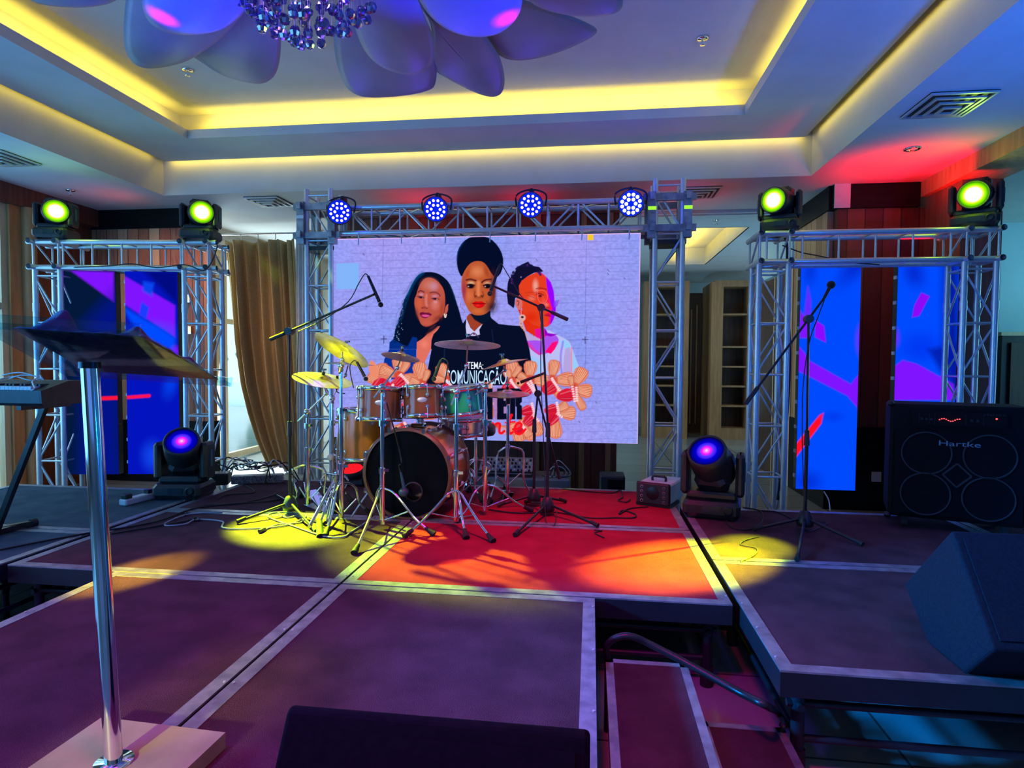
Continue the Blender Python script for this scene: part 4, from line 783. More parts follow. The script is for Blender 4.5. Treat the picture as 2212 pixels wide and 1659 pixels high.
    for k, x in enumerate((880, 960, 1040)): rect(x-10, 330, x+44, 610)
    RD = (250, 16, 30)
    K.line([(1180, 700), (1200, 660), (1225, 700), (1190, 740), (1150, 720)], 22, RD, 1, 4, tf=T)
    K.line([(1240, 740), (1262, 650), (1275, 640), (1258, 735)], 24, RD, 1, 4, tf=T); K.line([(1268, 680), (1310, 640), (1340, 650), (1325, 720), (1345, 740), (1375, 715)], 24, RD, 1, 4, tf=T)
    K.line([(1440, 570), (1425, 600), (1412, 700), (1425, 740), (1450, 725)], 24, RD, 1, 4, tf=T); K.line([(1385, 640), (1470, 630)], 16, RD, 1, 4, tf=T)
    K.line([(1455, 700), (1520, 690), (1535, 650), (1500, 635), (1465, 680), (1475, 735), (1520, 745), (1565, 700)], 24, RD, 1, 4, tf=T)
    K.line([(960, 735), (1020, 715), (1110, 740), (1150, 745)], 26, RD, 1, 5, tf=T); K.line([(960, 735), (1110, 730)], 8, (255, 140, 120), .8, 5, tf=T)
    # edge glow of the panel rim
    for q in (((722, 517), (1384, 504)), ((735, 951), (1377, 959)), ((1383, 504), (1377, 959))): K.line(q, 1.6, (255, 190, 235), .8)
    K.build('display', LEDM, t)
    def words(txt, x0, y0, x1, y1, col, nm, k=1.0):
        cu = bpy.data.curves.new(nm, 'FONT'); cu.body = txt; cu.size = 1; cu.extrude = .0; cu.offset = .003; tmp = bpy.data.objects.new('tmp', cu); C.objects.link(tmp)
        me = bpy.data.meshes.new_from_object(tmp.evaluated_get(bpy.context.evaluated_depsgraph_get())); C.objects.unlink(tmp); bpy.data.objects.remove(tmp)
        co = np.array([v.co for v in me.vertices]); a0, a1, b0, b1 = co[:, 0].min(), co[:, 0].max(), co[:, 1].min(), co[:, 1].max()
        p0 = A(x0, y1, Y-.003); p1 = A(x1, y0, Y-.003)
        for v in me.vertices: u_, w_ = (v.co.x-a0)/(a1-a0), (v.co.y-b0)/(b1-b0); v.co = Vector((p0.x+(p1.x-p0.x)*u_, Y-.003, p0.z+(p1.z-p0.z)*w_))-t.location
        me.materials.clear(); me.materials.append(emi(nm+'_ink', tuple(lin(col)), 1)); o = bpy.data.objects.new('lettering', me); C.objects.link(o); o.parent = t
        o['label'] = 'lettering ' + nm.replace('_', ' ')
    words('TEMA:', 1009, 782, 1044, 797, (235, 240, 255), 'small_white_line')
    words('COMUNICA\u00c7\u00c3O', 961, 793, 1094, 836, (190, 225, 255), 'large_white_line')
video_wall()
# ------------------------------------------------------------------ the four blue banner screens
VIO, ELE, DBL, NAV = (128, 20, 255), (0, 74, 255), (4, 20, 190), (3, 24, 58)
def banner(label, o, u, h, base, fn):
    t = thing('led_banner', label, 'screen', Vector(o)+Vector(u)/2, 0, 'tall blue LED banner screens'); n = Vector((u[1], -u[0], 0)).normalized()
    o = Vector(o); u = Vector(u)
    for k in range(4):
        z0 = h*k/4; a = o+Vector((0, 0, z0)); b = a+u; M = MB()
        M.prism([a-n*.004, b-n*.004, b-n*.004+Vector((0, 0, h/4-.003)), a-n*.004+Vector((0, 0, h/4-.003))], -n*.075); M.build('screen_cabinet', BLKM, t)
    K = Canvas(o, u, (0, 0, h), 110, 400); K.fill(base); fn(K); K.build('display', LEDM, t)
    m = MB()
    for k in range(9): z = .12+k*h/9; m.box(o-n*.03+Vector((0, 0, z))-u.normalized()*.006, (.014, .04, .03))
    m.build('side_latch', WHITEP, t); return t
def fL1(K):
    K.poly([(120, 560), (160, 580), (250, 650), (250, 1040), (120, 1040)], NAV, 20); K.poly([(154, 585), (245, 588), (246, 652)], VIO, 6); K.poly([(185, 700), (260, 620), (260, 1040), (175, 1040)], (2, 18, 150), 50, .8)
    K.line([(134, 864), (340, 856)], 8, (255, 20, 60), 1, 3)
def fL2(K):
    K.poly([(255, 585), (385, 585), (385, 1040), (255, 1040)], DBL, 4); K.poly([(310, 585), (385, 585), (385, 660)], (2, 10, 130), 14)
    K.poly([(258, 590), (378, 660), (378, 728), (258, 650)], VIO, 5); K.poly([(262, 660), (378, 730), (378, 760), (300, 720)], ELE, 10); K.poly([(310, 608), (332, 612), (328, 640), (308, 628)], (10, 70, 240), 8); K.poly([(306, 652), (322, 664), (316, 690), (300, 680)], (30, 60, 255), 5)
    K.blob((330, 720), (60, 30), ELE, .8); K.blob((368, 830), (20, 40), ELE, .6, ang=15); K.blob((330, 985), (30, 40), (20, 80, 255), .7); K.blob((380, 760), 16, VIO, .8)
    K.line([(255, 860), (322, 855)], 7, (255, 20, 80), 1, 3); K.poly([(338, 1028), (348, 1012), (354, 1028)], (255, 30, 70), 3)
def fR1(K):
    K.fill(ELE); K.blob((1860, 560), (30, 90), DBL, .8, ang=40); K.blob((1750, 585), (20, 40), DBL, .5)
    K.poly([(1745, 618), (1752, 650), (1750, 700), (1736, 690)], (100, 40, 255), 6); K.poly([(1728, 670), (1748, 700), (1750, 730), (1728, 730)], VIO, 4); K.poly([(1762, 692), (1780, 704), (1784, 740), (1760, 728)], (140, 10, 255), 3)
    K.poly([(1722, 745), (1736, 760), (1750, 780), (1838, 830), (1862, 800), (1862, 925), (1852, 880), (1830, 855), (1722, 800)], VIO, 4)
    K.poly([(1714, 966), (1770, 897), (1779, 892), (1774, 915), (1716, 992)], (255, 14, 40), 4); K.blob((1862, 735), (16, 40), VIO, .8); K.blob((1745, 1040), (40, 30), (0, 30, 200), .7); K.blob((1800, 900), (30, 16), (0, 50, 230), .6)
def fR2(K):
    K.fill(ELE); K.poly([(2040, 560), (2075, 560), (2075, 860), (2058, 860), (2040, 760)], (2, 14, 140), 34, .9); K.blob((1975, 590), (30, 40), DBL, .7, ang=-20); K.poly([(1990, 632), (2008, 640), (1986, 682), (1970, 686), (1975, 660)], (140, 10, 245), 3)
    K.poly([(1920, 800), (1950, 778), (1980, 786), (2060, 830), (2060, 864), (1920, 864)], VIO, 4); K.blob((1990, 750), (60, 40), (0, 40, 235), .6); K.blob((1932, 730), (14, 26), (120, 20, 255), .8); K.poly([(2005, 755), (2070, 740), (2070, 840), (2030, 800)], (2, 20, 160), 14, .8)
    K.poly([(1915, 866), (2080, 866), (2080, 1080), (1915, 1080)], ELE, 3)
by = 5.50
sL = Vector((math.cos(math.radians(10)), math.sin(math.radians(10)), 0))
o1 = A(144, 1028, 5.36); o1.z = .36; banner('blue banner screen with a dark lower half, leftmost, next to the window', o1, sL*.5, 1.99, NAV, fL1)
o2 = A(277, 1028, 5.47); o2.z = .36; banner('blue banner screen with a broad violet band, second from left', o2, sL*.5, 1.99, DBL, fL2)
o3 = A(1719, 1055, 5.79); o3.z = .36; banner('blue banner screen with a red streak, behind the right mic stand', o3, (.505, 0, 0), 2.0, ELE, fR1)
o4 = A(1926, 1055, 5.79); o4.z = .36; banner('blue banner screen with a violet lower part, above the bass amplifier', o4, (.495, 0, 0), 2.0, ELE, fR2)
# ------------------------------------------------------------------ lighting fixtures
def rotz(a): return Matrix.Rotation(a, 3, 'Z')
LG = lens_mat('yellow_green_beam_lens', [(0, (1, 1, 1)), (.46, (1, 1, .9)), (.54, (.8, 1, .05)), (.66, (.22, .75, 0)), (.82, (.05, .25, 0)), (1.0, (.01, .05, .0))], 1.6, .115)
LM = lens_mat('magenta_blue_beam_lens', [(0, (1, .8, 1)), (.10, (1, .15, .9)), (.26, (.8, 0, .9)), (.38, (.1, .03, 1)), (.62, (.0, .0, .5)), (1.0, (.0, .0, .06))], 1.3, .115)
def moving_head(label, loc, rz, target, lens, sc=1.0, group=None, tall=1.0):
    t = thing('moving_head_light', label, 'stage light', loc, rz, group); s = sc
    b = MB().box((0, 0, .06*s), (.34*s, .28*s, .10*s), bev=.025*s).build('base', BLK, t, False)
    MB().box((0, -.141*s, .065*s), (.10*s, .006, .045*s)).build('display_panel', mat('panel_glass_'+str(len(MAT)), (.02, .03, .04), .2), b, False)
    MB().lathe([(.022*s, 0), (.03*s, .004), (.03*s, .010), (.022*s, .012)], (.10*s, -.139*s, .065*s), (0, -1, 0), 20).build('control_ring', DARKST, b, False)
    m = MB()
    for x in (-.12, .12):
        for y in (-.1, .1): m.cyl((x*s, y*s, 0), (x*s, y*s, .012*s), .018*s)
    m.build('foot', RUB, b, False)
    py = (.115+.21*tall)*s
    m = MB().box((0, 0, .135*s), (.30*s, .17*s, .05*s), bev=.015*s)
    for sx in (-1, 1): m.box((sx*.163*s, 0, (.13*s+py+.05*s)/2+.02*s), (.055*s, .16*s, py-.05*s), bev=.02*s)
    y_ = m.build('yoke', BLK, t, False)
    m = MB()
    for sx in (-1, 1): m.box((sx*.193*s, 0, py-.03*s), (.004, .03*s, .12*s), bev=.001)
    m.build('side_logo', mat('teal_logo_'+str(len(MAT)), (.02, .16, .17), .4), y_, False)
    h = MB().lathe([(.0, -.15), (.085, -.145), (.115, -.11), (.125, -.03), (.128, .04), (.122, .11), (.118, .165), (.105, .170), (.105, .155)], n=28)
    h.box((0, 0, -.06), (.20, .275, .14), bev=.03)
    for v in range(len(h.v)): h.v[v] = tuple(c*s for c in h.v[v])
    ho = h.build('head', BLK, t, False); ho.location = (0, 0, py)
    d = Matrix.Rotation(-rz, 3, 'Z') @ (Vector(target)-(Vector(loc)+Vector((0, 0, py)))); ho.rotation_euler = d.to_track_quat('Z', 'Y').to_euler()
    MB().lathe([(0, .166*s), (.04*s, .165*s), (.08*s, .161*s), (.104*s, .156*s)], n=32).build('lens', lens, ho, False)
    m = MB()
    for k in range(10): a = 2*PI*k/10; m.box((.12*s*math.cos(a), .12*s*math.sin(a), -.03*s), (.012*s, .012*s, .08*s), rotz(a))
    m.build('cooling_rib', DARKST, ho, False)
    if lens is LG:      # added point light giving the spill of the lit lens
        l = bpy.data.lights.new('lens_spill', 'POINT'); l.color = (.45, 1, 0); l.energy = 2.2; l.shadow_soft_size = .05; o = bpy.data.objects.new('lens_spill', l); C.objects.link(o)
        o.location = Vector(loc)+Vector((0, 0, py))+(Vector(target)-Vector(loc)).normalized()*.26
    return t
camp = (0, 0, CZ)
tl = 'yellow green moving heads on the truss frames'
def on_line(px, py_, Y): v = A(px, py_, Y); v.z = 2.625; return v
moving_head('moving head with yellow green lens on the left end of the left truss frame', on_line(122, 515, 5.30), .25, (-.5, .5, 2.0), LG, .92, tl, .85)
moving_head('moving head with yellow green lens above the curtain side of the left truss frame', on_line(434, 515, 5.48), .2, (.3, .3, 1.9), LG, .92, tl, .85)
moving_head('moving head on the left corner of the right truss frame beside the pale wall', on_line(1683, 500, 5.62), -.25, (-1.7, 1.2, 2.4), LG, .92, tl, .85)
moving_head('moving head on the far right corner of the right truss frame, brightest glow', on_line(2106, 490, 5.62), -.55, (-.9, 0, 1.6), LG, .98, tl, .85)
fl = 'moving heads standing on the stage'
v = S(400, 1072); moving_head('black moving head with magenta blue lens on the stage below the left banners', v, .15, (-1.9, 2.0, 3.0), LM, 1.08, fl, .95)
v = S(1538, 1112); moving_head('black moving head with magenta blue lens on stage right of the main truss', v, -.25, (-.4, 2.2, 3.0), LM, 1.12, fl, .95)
# beams and added fills
YG = (.50, 1.0, .0)
spot('green_beam', (-3.55, 5.0, 2.95), S(622, 1138), 14, YG, 19000, .75, .03)
spot('green_beam_wide', (-3.55, 5.0, 2.9), (-1.98, 4.0, 1.44), 17, (.60, 1, .0), 6000, .9, .03)
spot('green_underlight', (-.95, 2.75, 1.15), A(740, 754, 3.95), 9.5, (.62, 1, .0), 750, .9, .03)  # added lamp hanging free before the kit, lights the crash's underside
spot('kit_key', (-1.2, .3, 3.1), (-1.35, 4.1, 1.05), 24, (1, .84, .62), 230, .8, .1)  # added warm fill on the drum kit, no fixture
spot('green_cymbal_beam', (-.6, 3.2, 3.15), A(1088, 784, 4.25), 9, (.5, 1, .0), 500, .8, .02)  # added lime spot for the top of the right crash
spot('green_tom_beam', (-2.4, 1.6, 3.1), A(1000, 850, 4.2), 6.5, (.45, 1, .05), 900, .6, .02)  # added lime spot that puts green on the teal tom
spot('green_beam', (3.0, 5.1, 2.95), S(1490, 1212), 12.5, (.9, 1, .0), 15000, .9, .03)
spot('green_beam', (1.62, 5.2, 2.95), S(1625, 1180), 10, (.6, 1, .0), 5000, .9, .03)
spot('amber_beam', (-3.3, -1, 3.1), S(285, 1240), 5.5, (1, .8, .0), 9000, .8, .03)
spot('amber_beam', (1.6, 5.0, 3.0), S(985, 1216), 2.0, (1, .6, .0), 1500, .4, .02)
spot('violet_beam', S(1538, 1040, .95), S(1000, -10, 3.25), 20, (.0, .02, 1), 900, .6, .04)
spot('violet_beam', S(400, 1010, .95), S(430, -20, 3.25), 18, (.0, .02, 1), 900, .6, .04)
spot('violet_beam_wide', S(400, 1010, .95), (-2.0, 2.8, 3.3), 50, (.05, .04, 1), 170, .6, .04)
spot('magenta_beam', S(1538, 1040, .95), S(1092, 30, 3.23), 3.2, (1, .0, .75), 2500, .8, .04)
spot('magenta_beam', S(400, 1010, .95), S(350, 22, 3.21), 3.2, (1, .0, .75), 2500, .8, .04)
spot('lectern_beam', (-1.5, -1.3, 1.55), S(270, 1640), 12, (1, 1, .45), 420, .8, .05)  # added low spot that yellows the lectern base

# par cans on the main truss
PL = emi('par_led', (1, .55, 1), 2.2); PLW = emi('par_led_white', (1, .80, 1), 3.0); PBK = emi('par_reflector', (.0, .02, 1.0), .9)
parts = None
def par(label, px, py_, white=False):
    c = A(px, py_, 5.50); t = thing('par_light', label, 'stage light', c, 0, 'blue par lights on the main truss'); d = (Vector(camp)-c).normalized(); d.z -= .05; d.normalize()
    q = d.to_track_quat('Z', 'Y').to_matrix()
    h = MB(); h.lathe([(.0, -.17), (.06, -.165), (.095, -.12), (.112, -.04), (.115, .02), (.108, .024), (.104, .012)], n=28); h.v = [tuple(q @ Vector(v)) for v in h.v]; h.build('housing', BLK, t, False)
    f = MB(); f.lathe([(0, .006), (.104, .006)], n=28); f.v = [tuple(q @ Vector(v)) for v in f.v]; f.build('reflector_plate', PBK, t, False)
    dots = [(.078, k*30+15) for k in range(12)]+[(.040, k*60) for k in range(6)]
    for r_, a in dots:
        a = math.radians(a); o = MB().ball((0, 0, 0), .0165 if white else .0135, 10, (1, 1, .5)).build('led', PLW if white else PL, t, False); o.location = q @ Vector((r_*math.cos(a), r_*math.sin(a), .012)); o.rotation_euler = q.to_euler()
    m = MB(); m.tube([(-.13, .03, 0), (-.135, .05, .1), (-.05, .07, .15), (.05, .07, .15), (.135, .05, .1), (.13, .03, 0)], .008, 8); m.build('yoke', BLKM, t, False)
    MB().box((0, .1, .14), (.04, .10, .05), bev=.01).build('clamp', BLKM, t, False)
    l = bpy.data.lights.new('par_glow', 'SPOT'); l.spot_size = 2.4; l.spot_blend = 1; l.color = (.12, .03, 1); l.energy = 14 if not white else 24; l.shadow_soft_size = .1
    o = bpy.data.objects.new('par_beam', l); C.objects.link(o); o.location = c+d*.05; aim(o, (c.x*.5-.3, 0, 1.0))
    l2 = bpy.data.lights.new('par_spill', 'POINT'); l2.color = (.0, .02, 1); l2.energy = 1.5 if not white else 5; l2.shadow_soft_size = .06; o = bpy.data.objects.new('par_spill', l2); C.objects.link(o); o.location = c+d*.10+Vector((0, 0, .12))  # added point light imitating the blue halo round each par
par('leftmost of the four blue par lights on the main truss, by the tower', 733, 458)
par('second par light from the left on the main truss, above the left portrait', 941, 452)
par('third par light from the left on the main truss, above the short haired portrait', 1146, 443)
par('rightmost par light on the main truss, glowing almost white', 1363, 440, True)
# ------------------------------------------------------------------ drum kit
def drum(name, label, c, ax, r, h, shell, head=HEADW, lugs=6, badge=True, cat='drum', front=None):
    c = Vector(c); ax = Vector(ax).normalized(); t = thing(name, label, cat, c-ax*h/2)
    MB().lathe([(r, -h/2+.012), (r, h/2-.012)], c, ax, 48).lathe([(r-.006, h/2-.012), (r-.006, -h/2+.012)], c, ax, 48).build('shell', shell, t)
    MB().lathe([(0, h/2), (r-.002, h/2-.002), (r+.001, h/2-.012)], c, ax, 48).build('batter_head', head, t)
    MB().lathe([(r+.001, -h/2+.012), (r-.002, -h/2+.002), (0, -h/2)], c, ax, 48).build('resonant_head', head, t)
    for s in (-1, 1): MB().lathe([(r+.002, s*(h/2-.022)), (r+.014, s*(h/2-.022)), (r+.014, s*(h/2+.006)), (r+.004, s*(h/2+.008)), (r+.001, s*(h/2-.002))], c, ax, 48).build('hoop', CHROME, t)
    a = Vector((1, 0, 0)) if abs(ax.x) < .9 else Vector((0, 1, 0)); u = ax.cross(a).normalized(); v = ax.cross(u)
    for k in range(lugs):
        an = 2*PI*(k+.5)/lugs; d = u*math.cos(an)+v*math.sin(an); m = MB()
        for s in (-1, 1):
            m.ball(c+d*(r+.008)+ax*s*(h/2-.065), .014, 8, (1, 1, 1.3)); m.cyl(c+d*(r+.016)+ax*s*(h/2-.06), c+d*(r+.016)+ax*s*(h/2+.008), .0035, 6)
        m.build('lug', CHROME, t)
    if badge:
        d = (Vector((0, 0, 0))-c); d -= ax*d.dot(ax); d.normalize(); w_ = ax.cross(d)
        M = Matrix((w_, d, ax)).transposed(); MB().ball(c+d*(r+.001)+ax*h*.03, .03, 16, (1.15, .12, .62), M).build('badge', ALU, t)
    return t
BC = A(880, 1020, 4.0)
br = .298; bc = Vector((BC.x, 4.0, ST+br+.012))
t = thing('bass_drum', 'bass drum with black front head and round port hole, on the red deck', 'drum', (bc.x, bc.y+.2, ST))
ba = Vector((.06, 1, 0)).normalized()
MB().lathe([(br, .03), (br, .42)], bc, ba, 64).lathe([(br-.008, .42), (br-.008, .03)], bc, ba, 64).build('shell', DRUMO, t)
# front head with a port
m = MB(); hr = .062; hc = A(893, 1062, 4.0)-bc; n = 64; vs = []; side = Vector((1, -.06, 0)).normalized()
for i in range(n): a = 2*PI*i/n; vs.append(bc+side*(br-.004)*math.cos(a)+Vector((0, 0, 1))*(br-.004)*math.sin(a))
for i in range(n): a = 2*PI*i/n; vs.append(bc+side*(hc.x+hr*math.cos(a))+Vector((0, 0, 1))*(hc.z+hr*math.sin(a)))
m.add(vs, [(i, (i+1) % n, n+(i+1) % n, n+i) for i in range(n)], False); fh = m.build('front_head', HEADK, t)
MB().lathe([(hr-.002, -.004), (hr+.006, -.004), (hr+.006, .003), (hr-.002, .003)], bc+side*hc.x+Vector((0, 0, hc.z)), ba, 32).build('port_ring', BLK, fh)
MB().ball(bc+side*hc.x+Vector((0, 0, hc.z))+ba*.2, .11, 16, (1, .5, .8)).build('pillow', mat('grey_pillow', (.35, .28, .33), .9), t)
for s_, nm in ((0.0, 'hoop'), (.45, 'hoop')): MB().lathe([(br-.004, s_-.02), (br+.016, s_-.02), (br+.016, s_+.022), (br-.004, s_+.022)], bc, ba, 64).build(nm, mat('walnut_hoop', (.16, .07, .04), .3), t)
MB().lathe([(0, .44), (br, .44)], bc, ba, 48).build('batter_head', HEADW, t)
for k in range(8):
    a = 2*PI*(k+.5)/8; d = side*math.cos(a)+Vector((0, 0, 1))*math.sin(a); m = MB()
    for q in (.10, .34): m.ball(bc+d*(br+.012)+ba*q, .02, 8)
    m.cyl(bc+d*(br+.022)+ba*-.02, bc+d*(br+.022)+ba*.46, .004, 6); m.box(bc+d*(br+.022)-ba*.02, (.02, .01, .03)); m.build('lug', CHROME, t)
for sx in (-1, 1): MB().cyl(bc+side*sx*br*.93+ba*.08-Vector((0, 0, .1)), (bc+side*sx*(br+.10)+ba*-.02).xy.to_3d()+Vector((0, 0, ST)), .008, 8).build('spur', CHROME, t)
MB().box(bc+ba*.22+Vector((0, 0, br+.012)), (.10, .08, .03), bev=.008).cyl(bc+ba*.22+Vector((0, 0, br)), bc+ba*.22+Vector((0, 0, br+.06)), .014).build('tom_mount', CHROME, t)
tl_ = Vector((.02, .16, 1))
drum('rack_tom', 'brown lacquered rack tom, the left and larger of the pair', A(820, 873, 4.10), (.0, .10, 1), .150, .225, DRUMB)
drum('rack_tom', 'smaller brown rack tom just right of the larger one', A(912, 868, 4.12), (-.05, .12, 1), .127, .21, DRUMB)
drum('rack_tom', 'teal glittering tom lit green, between the brown tom and hi-hat', A(997, 864, 4.35), (-.10, -.05, 1), .165, .19, DRUMT, badge=False)
FT = A(790, 936, 4.45); drum('floor_tom', 'large orange lacquered floor tom at the left of the kit', FT, (0, .03, 1), .200, .37, DRUMO, badge=False, lugs=8)
ft = bpy.data.objects['floor_tom']
for k in range(3): a = [-2.4, -.5, 1.4][k]; p = FT+Vector((.215*math.cos(a), .215*math.sin(a), 0)); q = MB().cyl((p.x, p.y, FT.z+.02), (p.x+.02*math.cos(a), p.y+.02*math.sin(a), ST+.02), .006, 8); q.cyl((p.x+.02*math.cos(a), p.y+.02*math.sin(a), ST), (p.x+.02*math.cos(a), p.y+.02*math.sin(a), ST+.04), .012, 8); q.build('leg', CHROME, ft)
SN = A(1000, 915, 4.70); drum('snare_drum', 'silver snare drum behind the kit below the teal tom', SN, (.03, -.10, 1), .178, .13, DRUMS, lugs=8)
def cymbal(label, c, n_, r, m_, group='cymbals of the drum kit', name='cymbal'):
    c = Vector(c); n_ = Vector(n_).normalized(); t = thing(name, label, 'cymbal', c, 0, group)
    pr = [(.006, .026), (.03*r/.2, .025), (.05*r/.2, .014), (.058*r/.2, .008), (r*.6, .001), (r, -.012)]
    m = MB().lathe(pr, c, n_, 48).lathe([(a, b-.0018) for a, b in reversed(pr)], c, n_, 48).lathe([(r, -.012), (r, -.0138)], c, n_, 48); m.build('bow', m_, t)
    f = MB().cyl(c+n_*.022, c+n_*.045, .012, 12); f.build('felt', BLK, t)
    MB().cyl(c+n_*.045, c+n_*.062, .008, 8).box(c+n_*.062, (.035, .008, .012)).build('wing_nut', CHROME, t); return t
cA = A(740, 754, 3.95); cB = A(866, 768, 3.95); cC = A(1010, 742, 4.15); cD = A(1088, 784, 4.25); cE = A(697, 817, 4.0); cF = A(752, 784, 4.7); cG = A(1096, 848, 4.6)
cymbal('crash cymbal tilted steeply, its underside glowing lime, highest at left', cA, (.36, .44, .82), .200, CYMB)
cymbal('small splash cymbal hanging between the lime crash and the big cymbal', cB, (.10, .23, .96), .128, CYMR)
cymbal('big ride cymbal seen edge on before the dark jacket on the screen', cC, (.0, .12, .98), .228, CYMR)
cymbal('crash cymbal tilted up to the right above the hi-hat', cD, (-.24, -.03, .97), .170, CYMB)
cymbal('brilliantly lit yellow crash cymbal at the far left of the kit', cE, (.22, -.14, .96), .200, CYMB)
cymbal('thin crash cymbal seen edge on behind the lime cymbal', cF, (.03, .015, 1), .205, CYMB)
t = cymbal('violet lit hi-hat pair at the right of the kit', cG, (0, -.10, 1), .170, CYMR, name='hi_hat')
MB().lathe([(.01, -.035), (.045, -.03), (.17, -.016), (.17, -.018), (.05, -.033), (.01, -.038)], cG, (0, -.10, 1), 48).build('bottom_cymbal', CYMR, t)
def tripod(t, b, hub, col, feet, rr=.011, curved=True, rod=CHROME):
    """b: foot point of the pole, hub/col: heights of the upper hub and lower collar, feet: foot positions"""
    b = Vector(b)
    for f in feet:
        f = Vector(f); h = Vector((b.x, b.y, hub)); d = (f-h); k = Vector((d.x, d.y, 0)).normalized()
        pts = [h+k*.02, h+k*.07-Vector((0, 0, .012)), h+k*.13-Vector((0, 0, .055)), h.lerp(f, .62), f-(f-h).normalized()*.05+Vector((0, 0, .0))]
        l = MB().tube(pts, rr*.75, 8, sub=3)
        mid = h.lerp(f, .5); l.cyl((b.x, b.y, col), mid, rr*.5, 6); l.build('leg', rod, t)
        e = f-(f-h).normalized()*.075; MB().cyl(e, f+Vector((0, 0, .008)), rr*1.1, 10, rr*1.9).build('rubber_foot', RUB, t)
    MB().cyl((b.x, b.y, hub-.02), (b.x, b.y, hub+.02), rr*1.7, 12).cyl((b.x, b.y, col-.012), (b.x, b.y, col+.012), rr*1.6, 12).build('collar', rod, t)
def cym_stand(label, b, hub, feet, ptop, tip, ztop=None, joint=None, r=.0135):
    b = Vector(b); t = thing('cymbal_stand', label, 'drum stand', b, 0, 'chrome stands of the drum kit'); col = ST+.05
    top = Vector((b.x, b.y, ptop)); m = MB().cyl((b.x, b.y, col-.02), (b.x, b.y, hub+.12), r*1.25, 14).cyl((b.x, b.y, hub+.1), (b.x, b.y, (hub+ptop)/2+.1), r, 14).cyl((b.x, b.y, (hub+ptop)/2), top, r*.72, 12); m.build('pole', CHROME, t)
    for z in (hub+.12, (hub+ptop)/2+.1): MB().cyl((b.x, b.y, z-.025), (b.x, b.y, z+.015), r*1.7, 12).box((b.x+.028, b.y-.01, z), (.04, .01, .018)).build('height_clamp', CHROME, t)
    tripod(t, b, hub, col, feet)
    tip = Vector(tip); m = MB()
    if (tip-top).xy.length > .04:
        d = (tip-top); k = Vector(joint) if joint else top+d*.82-Vector((0, 0, .05)); m.cyl(top-(k-top).normalized()*.10, k, .006, 10); m.cyl(k, tip+Vector((0, 0, -.02)), .005, 8)
        MB().ball(top, .024, 12).box(top+Vector((0, 0, -.02)), (.03, .03, .04), bev=.006).build('tilter', CHROME, t); MB().ball(k, .016, 10).build('boom_joint', CHROME, t)
    else: m.cyl(top, tip+Vector((0, 0, .02)), .005, 8); MB().ball(top, .02, 12).build('tilter', CHROME, t)
    m.build('boom_arm', CHROME, t)
P = lambda *a: S(*a)
b = P(826, 1142); cym_stand('chrome boom stand in the foreground, in front of the bass drum', b, A(825, 1055, b.y).z, [P(765, 1198), P(938, 1157), P(800, 1118)], A(825, 836, b.y).z, cB, joint=A(858, 795, b.y+.12))
b = P(985, 1136); cym_stand('chrome boom stand right of the bass drum carrying the big ride cymbal', b, A(985, 1060, b.y).z, [P(872, 1162), P(1066, 1172), P(1008, 1165)], A(985, 846, b.y).z, cC, joint=A(1008, 790, b.y+.1))
b = P(1047, 1112); cym_stand('chrome boom stand behind the ride stand carrying the right crash', b, A(1050, 1048, b.y).z, [P(985, 1130), P(1150, 1105), P(1060, 1085)], A(1046, 835, b.y).z, cD, joint=A(1090, 800, b.y+.1))
b = P(738, 1128); cym_stand('chrome stand left of the floor tom carrying the tilted lime crash', b, A(740, 1045, b.y).z, [P(703, 1160), P(800, 1110), P(700, 1095)], A(739, 790, b.y).z, cA)
b = P(665, 1098); cym_stand('chrome boom stand at far left carrying the brightly lit crash', b, A(665, 1006, b.y).z, [P(628, 1098), P(722, 1098), P(650, 1075)], A(665, 890, b.y).z, cE, joint=A(705, 850, b.y))
b = P(719, 1082); cym_stand('rear chrome stand behind the floor tom carrying the thin crash', b, A(719, 1020, b.y).z, [P(690, 1090), P(760, 1085), P(720, 1062)], A(719, 860, b.y).z, cF)
b = P(1096, 1082); t = thing('hi_hat_stand', 'chrome hi-hat stand with pedal at the right of the kit', 'drum stand', b)
MB().cyl((b.x, b.y, ST+.03), (b.x, b.y, cG.z-.1), .012, 12).cyl((b.x, b.y, cG.z-.1), cG+Vector((0, 0, .12)), .005, 8).build('pole', CHROME, t); MB().cyl((b.x, b.y, cG.z-.09), (b.x, b.y, cG.z-.03), .018, 12).build('seat_cup', BLK, t)
tripod(t, b, A(1096, 965, b.y).z, ST+.12, [P(1052, 1095), P(1152, 1078), P(1090, 1060)])
MB().box((b.x-.02, b.y+.13, ST+.05), (.08, .26, .012), Matrix.Rotation(-.22, 3, 'X')).box((b.x-.02, b.y+.12, ST+.008), (.09, .30, .012)).build('pedal', CHROME, t)
b = Vector((SN.x, SN.y, ST)); t = thing('snare_stand', 'chrome basket stand holding the silver snare drum', 'drum stand', b)
MB().cyl((b.x, b.y, ST+.04), (b.x, b.y, SN.z-.12), .012, 12).build('pole', CHROME, t); tripod(t, b, ST+.26, ST+.05, [b+Vector((.22*math.cos(a), .22*math.sin(a), 0)) for a in (-.6, 1.5, 3.6)])
for k in range(3): a = k*2.09+.4; MB().tube([(b.x, b.y, SN.z-.12), (b.x+.10*math.cos(a), b.y+.10*math.sin(a), SN.z-.10), (b.x+.186*math.cos(a), b.y+.186*math.sin(a), SN.z-.07), (b.x+.196*math.cos(a), b.y+.196*math.sin(a), SN.z-.045)], .006, 6).build('basket_arm', CHROME, t)
